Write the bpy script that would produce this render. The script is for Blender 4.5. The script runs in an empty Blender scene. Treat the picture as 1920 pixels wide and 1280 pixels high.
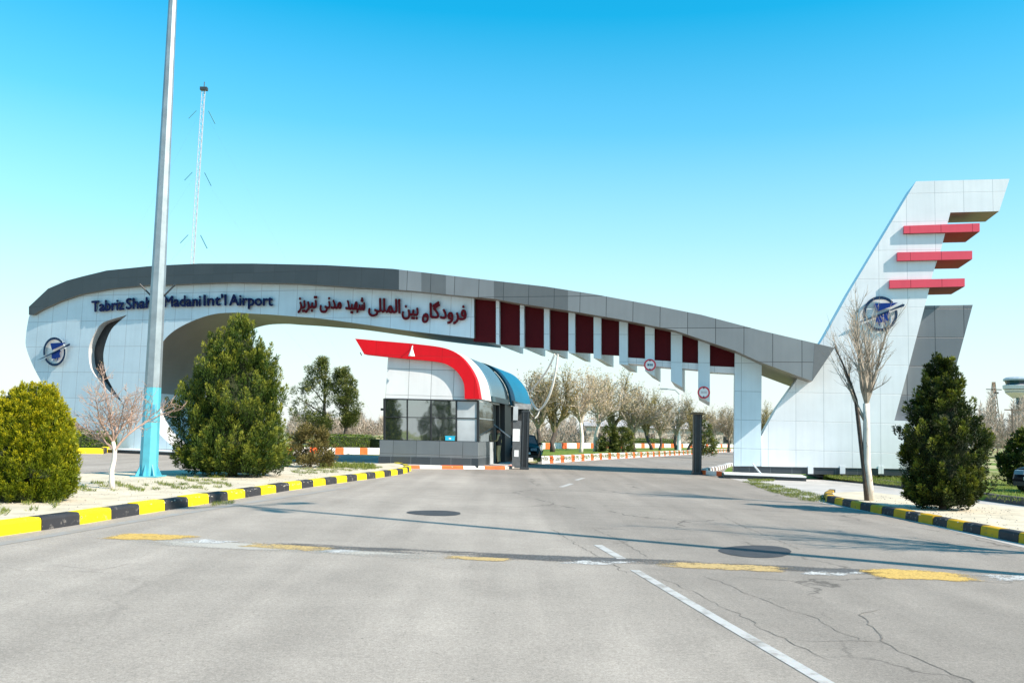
import bpy, bmesh, math, random
import numpy as np
from mathutils import Vector, Matrix, geometry

S = bpy.context.scene
COL = S.collection
R = math.radians

# ------------------------------------------------------------------ camera
F = 1707.0                      # focal length in photo pixels (1920 wide)
CAM = Vector((0.0, 0.0, 1.65))
PITCH, ROLL = R(5.75), R(1.7)
_r0, _f, _u0 = Vector((1, 0, 0)), Vector((0, math.cos(PITCH), math.sin(PITCH))), Vector((0, -math.sin(PITCH), math.cos(PITCH)))
_r = _r0 * math.cos(ROLL) + _u0 * math.sin(ROLL)
_u = _u0 * math.cos(ROLL) - _r0 * math.sin(ROLL)
cd = bpy.data.cameras.new('camera'); cam = bpy.data.objects.new('camera', cd); COL.objects.link(cam)
cd.sensor_width = 36; cd.lens = F / 1920 * 36; cd.clip_end = 6000; cd.clip_start = 0.05
m3 = Matrix((_r, _u, -_f)).transposed()
cam.matrix_world = Matrix.Translation(CAM) @ m3.to_4x4()
S.camera = cam

# ------------------------------------------------------------------ light
SUN_A, SUN_EL = R(29), R(40)    # sun comes from the right, a little towards the camera
w = bpy.data.worlds.new("World"); S.world = w; w.use_nodes = True
nt = w.node_tree
bg = nt.nodes['Background']
sky = nt.nodes.new('ShaderNodeTexSky'); sky.sky_type = 'NISHITA'; sky.sun_disc = False
sky.sun_elevation = SUN_EL; sky.sun_rotation = R(90) + SUN_A
sky.air_density = 1.0; sky.dust_density = 1.0; sky.ozone_density = 1.0; sky.altitude = 1300
bw = nt.nodes.new('ShaderNodeRGBToBW'); nt.links.new(sky.outputs[0], bw.inputs[0])      # deepen the blue of the sky
sx = nt.nodes.new('ShaderNodeMix'); sx.data_type = 'RGBA'; sx.clamp_factor = False; sx.inputs[0].default_value = 2.6
nt.links.new(bw.outputs[0], sx.inputs[6]); nt.links.new(sky.outputs[0], sx.inputs[7])
vm_ = nt.nodes.new('ShaderNodeVectorMath'); vm_.operation = 'MAXIMUM'; vm_.inputs[1].default_value = (0, 0, 0)
tn = nt.nodes.new('ShaderNodeVectorMath'); tn.operation = 'MULTIPLY'; tn.inputs[1].default_value = (1.0, 1.27, 0.82)
nt.links.new(sx.outputs[2], vm_.inputs[0]); nt.links.new(vm_.outputs[0], tn.inputs[0]); 
tcw = nt.nodes.new('ShaderNodeTexCoord'); sxyz = nt.nodes.new('ShaderNodeSeparateXYZ'); nt.links.new(tcw.outputs['Generated'], sxyz.inputs[0])
hr = nt.nodes.new('ShaderNodeValToRGB'); he = hr.color_ramp.elements                       # pale haze towards the horizon
he[0].position = 0.0; he[0].color = (0.97,) * 3 + (1,); he[1].position = 0.43; he[1].color = (0, 0, 0, 1)
for _p, _c in ((0.065, 0.88), (0.146, 0.64), (0.21, 0.42), (0.32, 0.13)):
    k_ = he.new(_p); k_.color = (_c, _c, _c, 1)
nt.links.new(sxyz.outputs['Z'], hr.inputs[0])
hm = nt.nodes.new('ShaderNodeMix'); hm.data_type = 'RGBA'; hm.inputs[7].default_value = (4.7, 4.95, 5.05, 1)
nt.links.new(hr.outputs[0], hm.inputs[0]); nt.links.new(tn.outputs[0], hm.inputs[6]); nt.links.new(hm.outputs[2], bg.inputs[0])
bg.inputs[1].default_value = 0.122
sl = bpy.data.lights.new('sun', 'SUN'); sl.energy = 5.0; sl.angle = R(0.53); sl.color = (1.0, 0.88, 0.75)
so = bpy.data.objects.new('sun', sl); COL.objects.link(so)
SUN = Vector((math.cos(SUN_A) * math.cos(SUN_EL), -math.sin(SUN_A) * math.cos(SUN_EL), math.sin(SUN_EL)))
so.rotation_euler = SUN.to_track_quat('Z', 'Y').to_euler(); so.location = (30, -20, 40)
S.view_settings.view_transform = 'Standard'; S.view_settings.look = 'None'
S.view_settings.exposure = 0.72; S.view_settings.gamma = 1.0
S.render.engine = 'CYCLES'

# ------------------------------------------------------------------ photo pixel -> real point
def ray(px, py):
    return _r * ((px - 960) / F) + _u * ((640 - py) / F) + _f
def G(px, py, z=0.0):                       # on a level surface
    d = ray(px, py); t = (z - CAM.z) / d.z
    return CAM + d * t
def V(px, py, Y):                           # on an upright plane at distance Y
    d = ray(px, py); return CAM + d * (Y / d.y)
def hz_scale(Y): return Y / F

# gate wall: an upright surface, gently curved in plan, Y = P(x)
def P(x): 
    d = x - 10.0
    return 41.3 - 0.21 * d + (0.0024 * d * d if d < 0 else 0.0)
def Pn(x):
    d = x - 10.0
    k = -0.21 + (0.0048 * d if d < 0 else 0.0)
    n = Vector((k, -1.0, 0)); n.normalize(); return n     # towards the viewer
def W3(s, z, off): 
    n = Pn(s); return Vector((s + off * n.x, P(s) + off * n.y, z))
def W(px, py, off=0.0):                     # pixel -> (s, z) on the wall surface pushed out by off
    d = ray(px, py)
    lo, hi = -45.0, 40.0
    def f(s):
        p = W3(s, 0, off(s) if callable(off) else off); return p.x * d.y - p.y * d.x
    for _ in range(46):
        m = (lo + hi) / 2
        if f(m) < 0: lo = m
        else: hi = m
    s = (lo + hi) / 2
    p = W3(s, 0, off(s) if callable(off) else off)
    t = (p.x * d.x + p.y * d.y) / (d.x * d.x + d.y * d.y)
    return (s, CAM.z + t * d.z)

# ------------------------------------------------------------------ materials
def new_mat(name):
    m = bpy.data.materials.new(name); m.use_nodes = True
    n = m.node_tree.nodes; b = n['Principled BSDF']
    return m, m.node_tree, b
def mat(name, col, rough=0.6, var=0.12, scale=6.0, metal=0.0, bump=0.0, bscale=40.0, spec=0.5):
    m, t, b = new_mat(name)
    b.inputs['Roughness'].default_value = rough; b.inputs['Metallic'].default_value = metal
    b.inputs['Specular IOR Level'].default_value = spec
    tc = t.nodes.new('ShaderNodeTexCoord')
    nz = t.nodes.new('ShaderNodeTexNoise'); nz.inputs['Scale'].default_value = scale; nz.inputs['Detail'].default_value = 6
    t.links.new(tc.outputs['Object'], nz.inputs['Vector'])
    cr = t.nodes.new('ShaderNodeValToRGB')
    cr.color_ramp.elements[0].position = 0.3; cr.color_ramp.elements[1].position = 0.7
    cr.color_ramp.elements[0].color = tuple(c * (1 - var) for c in col[:3]) + (1,)
    cr.color_ramp.elements[1].color = tuple(min(1, c * (1 + var)) for c in col[:3]) + (1,)
    t.links.new(nz.outputs['Fac'], cr.inputs[0]); t.links.new(cr.outputs[0], b.inputs['Base Color'])
    if bump:
        n2 = t.nodes.new('ShaderNodeTexNoise'); n2.inputs['Scale'].default_value = bscale; n2.inputs['Detail'].default_value = 5
        t.links.new(tc.outputs['Object'], n2.inputs['Vector'])
        bp = t.nodes.new('ShaderNodeBump'); bp.inputs['Strength'].default_value = bump; bp.inputs['Distance'].default_value = 0.02
        t.links.new(n2.outputs['Fac'], bp.inputs['Height']); t.links.new(bp.outputs[0], b.inputs['Normal'])
    return m
def chip_mat(name, col, under, amount=0.66, scale=7.0, var=0.14, rough=0.65, bump=0.25, stretch=(1, 1, 1)):
    m, t, b = new_mat(name); N, L = t.nodes.new, t.links.new
    b.inputs['Roughness'].default_value = rough; b.inputs['Specular IOR Level'].default_value = 0.3
    tc = N('ShaderNodeTexCoord'); mp = N('ShaderNodeMapping'); mp.inputs['Scale'].default_value = stretch; L(tc.outputs['Object'], mp.inputs[0])
    n1 = N('ShaderNodeTexNoise'); n1.inputs['Scale'].default_value = scale; n1.inputs['Detail'].default_value = 10; n1.inputs['Roughness'].default_value = 0.75; L(mp.outputs[0], n1.inputs[0])
    n2 = N('ShaderNodeTexNoise'); n2.inputs['Scale'].default_value = 2.3; n2.inputs['Detail'].default_value = 7; L(tc.outputs['Object'], n2.inputs[0])
    r_ = N('ShaderNodeMapRange'); r_.inputs[1].default_value = amount - 0.03; r_.inputs[2].default_value = amount + 0.03; L(n1.outputs['Fac'], r_.inputs[0])
    cr = N('ShaderNodeValToRGB'); cr.color_ramp.elements[0].position = 0.3; cr.color_ramp.elements[1].position = 0.7
    cr.color_ramp.elements[0].color = tuple(c * (1 - var) for c in col) + (1,); cr.color_ramp.elements[1].color = tuple(min(1, c * (1 + var)) for c in col) + (1,)
    L(n2.outputs['Fac'], cr.inputs[0])
    mx = N('ShaderNodeMix'); mx.data_type = 'RGBA'; mx.inputs[7].default_value = under + (1,); L(r_.outputs[0], mx.inputs[0]); L(cr.outputs[0], mx.inputs[6]); L(mx.outputs[2], b.inputs['Base Color'])
    bp = N('ShaderNodeBump'); bp.inputs['Strength'].default_value = bump; bp.inputs['Distance'].default_value = 0.015; L(n1.outputs['Fac'], bp.inputs['Height']); L(bp.outputs[0], b.inputs['Normal'])
    return m
def panel_mat(name, c1, c2, wid, hei, seam=(0.1, 0.12, 0.13), ms=0.014, rough=0.35, spec=0.4, bias=0.0, shift=(0, 0)):
    m, t, b = new_mat(name)
    b.inputs['Roughness'].default_value = rough; b.inputs['Specular IOR Level'].default_value = spec
    uv = t.nodes.new('ShaderNodeUVMap'); uv.uv_map = 'UVMap'
    mp = t.nodes.new('ShaderNodeMapping'); mp.inputs['Location'].default_value = (shift[0], shift[1], 0)
    t.links.new(uv.outputs[0], mp.inputs[0])
    br = t.nodes.new('ShaderNodeTexBrick'); br.offset = 0.0; br.squash = 1.0
    br.inputs['Scale'].default_value = 1.0; br.inputs['Mortar Size'].default_value = ms; br.inputs['Mortar Smooth'].default_value = 0.1
    br.inputs['Brick Width'].default_value = wid; br.inputs['Row Height'].default_value = hei; br.inputs['Bias'].default_value = bias
    br.inputs['Color1'].default_value = tuple(c1) + (1,); br.inputs['Color2'].default_value = tuple(c2) + (1,); br.inputs['Mortar'].default_value = tuple(seam) + (1,)
    t.links.new(mp.outputs[0], br.inputs['Vector'])
    nz = t.nodes.new('ShaderNodeTexNoise'); nz.inputs['Scale'].default_value = 0.9; nz.inputs['Detail'].default_value = 7
    t.links.new(mp.outputs[0], nz.inputs['Vector'])
    mr = t.nodes.new('ShaderNodeMapRange'); mr.inputs[1].default_value = 0.3; mr.inputs[2].default_value = 0.7; mr.inputs[3].default_value = 0.93; mr.inputs[4].default_value = 1.03
    t.links.new(nz.outputs['Fac'], mr.inputs[0])
    m2 = t.nodes.new('ShaderNodeMapping'); m2.inputs['Scale'].default_value = (5.0, 0.28, 1); t.links.new(uv.outputs[0], m2.inputs[0])
    ns = t.nodes.new('ShaderNodeTexNoise'); ns.inputs['Scale'].default_value = 1.0; ns.inputs['Detail'].default_value = 6; t.links.new(m2.outputs[0], ns.inputs['Vector'])
    m3_ = t.nodes.new('ShaderNodeMapRange'); m3_.inputs[1].default_value = 0.35; m3_.inputs[2].default_value = 0.62; m3_.inputs[3].default_value = 0.955; m3_.inputs[4].default_value = 1.0
    t.links.new(ns.outputs['Fac'], m3_.inputs[0])
    mm = t.nodes.new('ShaderNodeMath'); mm.operation = 'MULTIPLY'; t.links.new(mr.outputs[0], mm.inputs[0]); t.links.new(m3_.outputs[0], mm.inputs[1])
    mx = t.nodes.new('ShaderNodeMix'); mx.data_type = 'RGBA'; mx.blend_type = 'MULTIPLY'; mx.inputs[0].default_value = 1
    t.links.new(br.outputs['Color'], mx.inputs[6]); t.links.new(mm.outputs[0], mx.inputs[7])
    t.links.new(mx.outputs[2], b.inputs['Base Color'])
    bp = t.nodes.new('ShaderNodeBump'); bp.invert = True; bp.inputs['Strength'].default_value = 0.5; bp.inputs['Distance'].default_value = 0.01
    t.links.new(br.outputs['Fac'], bp.inputs['Height']); t.links.new(bp.outputs[0], b.inputs['Normal'])
    return m
def leaf_mat(name, dark, mid, tip, trans=0.25, rough=0.55):
    m, t, b = new_mat(name)
    at = t.nodes.new('ShaderNodeAttribute'); at.attribute_name = 'tint'
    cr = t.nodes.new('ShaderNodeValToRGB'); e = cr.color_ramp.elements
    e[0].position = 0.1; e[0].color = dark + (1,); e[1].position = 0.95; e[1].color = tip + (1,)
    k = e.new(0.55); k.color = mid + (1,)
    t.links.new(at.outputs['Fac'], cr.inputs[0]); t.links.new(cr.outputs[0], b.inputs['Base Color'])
    b.inputs['Roughness'].default_value = rough; b.inputs['Specular IOR Level'].default_value = 0.25
    if trans:
        tr = t.nodes.new('ShaderNodeBsdfTranslucent'); t.links.new(cr.outputs[0], tr.inputs[0])
        ms = t.nodes.new('ShaderNodeMixShader'); ms.inputs[0].default_value = trans
        o = t.nodes['Material Output']
        t.links.new(b.outputs[0], ms.inputs[1]); t.links.new(tr.outputs[0], ms.inputs[2]); t.links.new(ms.outputs[0], o.inputs[0])
    return m

# ------------------------------------------------------------------ mesh helpers
def attach(o, parent):
    if parent is None: return
    root = parent
    while root.parent is not None: root = root.parent
    o.data.transform(Matrix.Translation(-root.location)); o.parent = parent
def mesh_obj(name, verts, faces, mats, parent=None, midx=None, uvs=None, smooth=False):
    me = bpy.data.meshes.new(name)
    me.from_pydata([tuple(v) for v in verts], [], faces)
    if not isinstance(mats, (list, tuple)): mats = [mats]
    for m in mats: me.materials.append(m)
    if midx is not None: me.polygons.foreach_set('material_index', midx)
    if uvs is not None:
        l = me.uv_layers.new(name='UVMap'); l.data.foreach_set('uv', [c for f in uvs for p in f for c in p])
    if smooth: me.polygons.foreach_set('use_smooth', [True] * len(me.polygons))
    me.validate(); me.update()
    o = bpy.data.objects.new(name, me); COL.objects.link(o)
    attach(o, parent)
    return o
class MB:
    def __init__(s): s.v, s.f, s.m = [], [], []
    def add(s, v, f, m=0):
        b = len(s.v); s.v += [Vector(p) for p in v]; s.f += [tuple(i + b for i in q) for q in f]; s.m += [m] * len(f)
    def box(s, a, b, m=0):
        x0, y0, z0 = a; x1, y1, z1 = b
        s.hexa([(x0, y0, z0), (x1, y0, z0), (x1, y1, z0), (x0, y1, z0), (x0, y0, z1), (x1, y0, z1), (x1, y1, z1), (x0, y1, z1)], m)
    def hexa(s, p, m=0):
        s.add(p, [(0, 3, 2, 1), (4, 5, 6, 7), (0, 1, 5, 4), (1, 2, 6, 5), (2, 3, 7, 6), (3, 0, 4, 7)], m)
    def obox(s, c, ax, ay, az, m=0):           # oriented box: centre and three half vectors
        c, ax, ay, az = Vector(c), Vector(ax), Vector(ay), Vector(az)
        s.hexa([c - ax - ay - az, c + ax - ay - az, c + ax + ay - az, c - ax + ay - az, c - ax - ay + az, c + ax - ay + az, c + ax + ay + az, c - ax + ay + az], m)
    def tube(s, pts, rad, k=6, m=0, cap=True):
        pts = [Vector(p) for p in pts]; n = len(pts)
        if not hasattr(rad, '__len__'): rad = [rad] * n
        rings = []
        ref = Vector((0.31, 0.17, 0.93))
        for i, p in enumerate(pts):
            d = (pts[min(i + 1, n - 1)] - pts[max(i - 1, 0)])
            if d.length < 1e-9: d = Vector((0, 0, 1))
            d.normalize()
            a = d.cross(ref)
            if a.length < 0.05: a = d.cross(Vector((1, 0, 0)))
            a.normalize(); b2 = d.cross(a)
            rings.append([p + (a * math.cos(2 * math.pi * j / k) + b2 * math.sin(2 * math.pi * j / k)) * rad[i] for j in range(k)])
        v = [q for r_ in rings for q in r_]
        f = [(i * k + j, i * k + (j + 1) % k, (i + 1) * k + (j + 1) % k, (i + 1) * k + j) for i in range(n - 1) for j in range(k)]
        if cap: f += [tuple(reversed(range(k))), tuple((n - 1) * k + j for j in range(k))]
        s.add(v, f, m)
    def prism(s, poly, d, m=0):                # planar polygon of points, pushed by vector d
        poly = [Vector(p) for p in poly]; n = len(poly); d = Vector(d)
        tris = geometry.tessellate_polygon([poly])
        f = [tuple(t) for t in tris] + [tuple(i + n for i in reversed(t)) for t in tris]
        f += [(i, (i + 1) % n, (i + 1) % n + n, i + n) for i in range(n)]
        s.add(poly + [p + d for p in poly], f, m)
    def build(s, name, mats, parent=None, smooth=False, fix=True):
        o = mesh_obj(name, s.v, s.f, mats, parent, s.m, smooth=smooth)
        if fix:
            bm = bmesh.new(); bm.from_mesh(o.data); bmesh.ops.recalc_face_normals(bm, faces=bm.faces); bm.to_mesh(o.data); bm.free()
        return o
def tag(o, label=None, cat=None, group=None, kind=None):
    if label: o['label'] = label
    if cat: o['category'] = cat
    if group: o['group'] = group
    if kind: o['kind'] = kind
    return o
def empty(name, loc, label, cat, group=None):
    o = bpy.data.objects.new(name, None); COL.objects.link(o); o.location = loc; o.empty_display_size = 0.3
    return tag(o, label, cat, group)
def copy_tree(o, parent=None):
    c = o.copy(); COL.objects.link(c)
    if parent is not None: c.parent = parent
    for ch in list(o.children): copy_tree(ch, c)
    return c
def sheet(name, pts, mats, z=None, grid=None, parent=None):
    pts = [Vector(p) for p in pts]
    if z is not None: pts = [Vector((p.x, p.y, z)) for p in pts]
    tris = geometry.tessellate_polygon([pts])
    fs = []
    for t in tris:
        a, b, c = [pts[i] for i in t]
        fs.append(tuple(t) if (b - a).cross(c - a).z > 0 else tuple(reversed(t)))
    return mesh_obj(name, pts, fs, mats, parent)
def catmull(pts, n=6):
    out = []
    p = [Vector((a[0], a[1])) for a in pts]
    for i in range(len(p) - 1):
        p0, p1, p2, p3 = p[max(i - 1, 0)], p[i], p[i + 1], p[min(i + 2, len(p) - 1)]
        for k in range(n):
            t = k / n
            q = 0.5 * ((2 * p1) + (p2 - p0) * t + (2 * p0 - 5 * p1 + 4 * p2 - p3) * t * t + (3 * p1 - p0 - 3 * p2 + p3) * t ** 3)
            out.append((q.x, q.y))
    out.append((p[-1].x, p[-1].y)); return out
def inpoly(x, y, poly):
    c = False; n = len(poly); j = n - 1
    for i in range(n):
        xi, yi = poly[i]; xj, yj = poly[j]
        if (yi > y) != (yj > y) and x < (xj - xi) * (y - yi) / (yj - yi) + xi: c = not c
        j = i
    return c
def densify(poly, step):
    out = []; n = len(poly)
    for i in range(n):
        a, b = poly[i], poly[(i + 1) % n]
        L = math.hypot(b[0] - a[0], b[1] - a[1]); k = max(1, int(math.ceil(L / step)))
        for j in range(k): out.append((a[0] + (b[0] - a[0]) * j / k, a[1] + (b[1] - a[1]) * j / k))
    return out
def slab(name, outer, holes, off0, off1, mats, parent, step=1.0, mfront=0, mside=0, mback=0, bent=True):
    """upright slab on the gate's curved surface; outer and holes are (s, z) rings; off0 front, off1 back (numbers or functions of s)"""
    o0 = off0 if callable(off0) else (lambda s: off0)
    o1 = off1 if callable(off1) else (lambda s: off1)
    rings = [densify(r_, step) for r_ in [outer] + holes]
    pts = []; edges = []
    for r_ in rings:
        b = len(pts); pts += r_; edges += [(b + i, b + (i + 1) % len(r_)) for i in range(len(r_))]
    nb = len(pts)
    xs = [p[0] for p in rings[0]]; zs = [p[1] for p in rings[0]]
    if bent:
        x = math.ceil(min(xs) / step) * step
        while x < max(xs):
            z = math.ceil(min(zs) / step) * step + 0.37
            while z < max(zs):
                if inpoly(x, z, rings[0]) and not any(inpoly(x, z, h) for h in rings[1:]): pts.append((x, z))
                z += step
            x += step
    vo, _, fo, ovo, _, _ = geometry.delaunay_2d_cdt([Vector(p) for p in pts], edges, [], 0, 1e-5)
    vo = [(v.x, v.y) for v in vo]; n = len(vo)
    tri = []
    for t in fo:
        cx = sum(vo[i][0] for i in t) / 3; cz = sum(vo[i][1] for i in t) / 3
        if inpoly(cx, cz, rings[0]) and not any(inpoly(cx, cz, h) for h in rings[1:]): tri.append(tuple(t))
    verts = [W3(x, z, o0(x)) for x, z in vo] + [W3(x, z, o1(x)) for x, z in vo]
    faces, mi, uv = [], [], []
    for t in tri:
        a, b, c = t
        ar = (vo[b][0] - vo[a][0]) * (vo[c][1] - vo[a][1]) - (vo[b][1] - vo[a][1]) * (vo[c][0] - vo[a][0])
        q = (a, b, c) if ar > 0 else (a, c, b)          # front faces look along +normal (towards viewer)
        faces.append(q); mi.append(mfront); uv.append([vo[i] for i in q])
        q2 = tuple(i + n for i in reversed(q)); faces.append(q2); mi.append(mback); uv.append([vo[i - n] for i in q2])
    # rings -> sides
    base = 0; sv = len(verts)
    for ri, r_ in enumerate(rings):
        ar = sum(r_[i][0] * r_[(i + 1) % len(r_)][1] - r_[(i + 1) % len(r_)][0] * r_[i][1] for i in range(len(r_)))
        ccw = ar > 0
        if ri > 0: ccw = not ccw
        L = 0; k = len(r_); b0 = len(verts)
        for (x, z) in r_: verts.append(W3(x, z, o0(x))); verts.append(W3(x, z, o1(x)))
        for i in range(k):
            j = (i + 1) % k; l2 = L + math.hypot(r_[j][0] - r_[i][0], r_[j][1] - r_[i][1])
            a0, a1, c0, c1 = b0 + 2 * i, b0 + 2 * i + 1, b0 + 2 * j, b0 + 2 * j + 1
            d = abs(o0(r_[i][0]) - o1(r_[i][0]))
            if ccw: faces.append((a0, a1, c1, c0)); uv.append([(L, 0), (L, d), (l2, d), (l2, 0)])
            else: faces.append((a0, c0, c1, a1)); uv.append([(L, 0), (l2, 0), (l2, d), (L, d)])
            mi.append(mside); L = l2
    return mesh_obj(name, verts, faces, mats, parent, mi, uv)
def pxring(pts, off=0.0): return [W(x, y, off) for x, y in pts]

rnd = random.Random(7)
npr = np.random.default_rng(11)

# ------------------------------------------------------------------ colours used
M = {}
M['white_panel'] = panel_mat('white_panel', (0.78, 0.80, 0.82), (0.74, 0.77, 0.80), 1.16, 1.28, seam=(0.50, 0.54, 0.57), ms=0.012)
M['shaded_silver_panel'] = panel_mat('shaded_silver_panel', (0.62, 0.73, 0.785), (0.59, 0.705, 0.765), 1.16, 1.28, seam=(0.34, 0.42, 0.46), ms=0.012)  # panel copy for fins and leg, blue of their shade mixed in
M['sign_panel'] = panel_mat('sign_panel', (0.60, 0.71, 0.77), (0.57, 0.685, 0.75), 1.02, 1.45, seam=(0.38, 0.43, 0.47), ms=0.013)  # silvery blue, deepened by the cast of its shade
M['reveal'] = mat('reveal_panel', (0.50, 0.50, 0.50), 0.5, 0.05, 1.0)
M['under'] = mat('shaded_underside_panel', (0.13, 0.12, 0.105), 0.45, 0.08, 1.0)  # shade under the arch put into the colour
M['soffit'] = mat('soffit_panel', (0.17, 0.15, 0.12), 0.5, 0.08, 2.0)  # brown, darkened further for the shade underneath
for _n, _a, _b in (('fascia_dark', (0.048, 0.060, 0.068), (0.058, 0.070, 0.078)), ('fascia_mid', (0.13, 0.14, 0.145), (0.15, 0.16, 0.165)), ('fascia_light', (0.22, 0.235, 0.245), (0.25, 0.265, 0.275))):
    M[_n] = panel_mat(_n, _a, _b, 1.2, 1.5, seam=(0.04, 0.05, 0.055), ms=0.014, rough=0.38, shift=(0.3, 0.9))
M['grey_panel'] = panel_mat('grey_panel', (0.15, 0.165, 0.185), (0.27, 0.28, 0.29), 1.16, 1.28, seam=(0.05, 0.06, 0.07), ms=0.016, bias=-0.35)
M['maroon'] = mat('maroon_panel', (0.065, 0.002, 0.005), 0.55, 0.12, 0.6, spec=0.12)
M['bar_shade'] = mat('shaded_red_underside', (0.16, 0.012, 0.016), 0.6, 0.1, 0.8, spec=0.15)  # bar red darkened for the shade below
M['bar_red'] = panel_mat('faded_red_panel', (0.74, 0.085, 0.13), (0.69, 0.08, 0.12), 1.25, 4.0, seam=(0.30, 0.02, 0.04), ms=0.012, rough=0.5, spec=0.25)
M['red'] = panel_mat('red_panel', (0.56, 0.003, 0.010), (0.53, 0.003, 0.010), 1.5, 6.0, seam=(0.30, 0.002, 0.006), ms=0.008, rough=0.5, spec=0.2, shift=(0.4, 1.0))
M['navy'] = mat('navy_letter', (0.003, 0.010, 0.06), 0.6, 0.1, spec=0.15)
M['blue'] = mat('blue_emblem', (0.001, 0.028, 0.19), 0.5, 0.1, spec=0.2)
M['ringblue'] = mat('dark_blue_ring', (0.005, 0.028, 0.075), 0.55, 0.1, spec=0.2)
M['maroon_letter'] = mat('maroon_letter', (0.10, 0.002, 0.008), 0.6, 0.1, spec=0.15)
M['white'] = mat('white_paint', (0.80, 0.80, 0.79), 0.45, 0.04)
M['plinth'] = panel_mat('dark_plinth_tile', (0.035, 0.045, 0.055), (0.06, 0.07, 0.08), 0.9, 0.5, seam=(0.12, 0.13, 0.14), ms=0.012)
M['black'] = mat('black_metal', (0.012, 0.013, 0.015), 0.45, 0.2)
M['dark'] = mat('dark_metal', (0.035, 0.04, 0.045), 0.45, 0.2)
M['steel'] = mat('galvanised_steel', (0.27, 0.32, 0.345), 0.45, 0.16, 3.0, metal=0.45)
M['polepaint'] = mat('pale_blue_paint', (0.09, 0.40, 0.50), 0.45, 0.12, 3.0)
M['kerb_yellow'] = chip_mat('yellow_kerb_paint', (0.80, 0.62, 0.005), (0.22, 0.19, 0.12), 0.63)
M['kerb_black'] = chip_mat('black_kerb_paint', (0.032, 0.032, 0.036), (0.22, 0.20, 0.18), 0.60)
M['kerb_orange'] = chip_mat('orange_kerb_paint', (0.78, 0.13, 0.03), (0.5, 0.42, 0.36), 0.64)
M['kerb_white'] = chip_mat('white_kerb_paint', (0.74, 0.72, 0.69), (0.38, 0.34, 0.30), 0.64)
M['kerb_stone'] = mat('dark_kerb_stone', (0.10, 0.075, 0.07), 0.8, 0.3, 3.0)
M['sand'] = mat('pale_sandy_soil', (0.56, 0.49, 0.37), 0.95, 0.18, 2.2, bump=0.5, bscale=25)
M['pave'] = mat('pale_concrete', (0.44, 0.415, 0.39), 0.9, 0.14, 1.1, bump=0.3, bscale=30)
M['bark'] = mat('dark_bark', (0.07, 0.055, 0.045), 0.9, 0.35, 9.0, bump=0.5)
M['paletrunk'] = chip_mat('whitewashed_bark', (0.72, 0.66, 0.58), (0.16, 0.12, 0.09), 0.60, 11.0, 0.14, 0.9, 0.6, (1, 1, 0.35))
M['twig'] = mat('pinkish_twig', (0.36, 0.25, 0.20), 0.85, 0.25, 5.0)
M['twig_olive'] = mat('olive_twig', (0.22, 0.18, 0.10), 0.85, 0.3, 3.0)
M['twig_pale'] = mat('pale_twig', (0.50, 0.43, 0.36), 0.85, 0.2, 3.0)
M['greytwig'] = mat('grey_twig', (0.34, 0.29, 0.23), 0.85, 0.3, 5.0)

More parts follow.
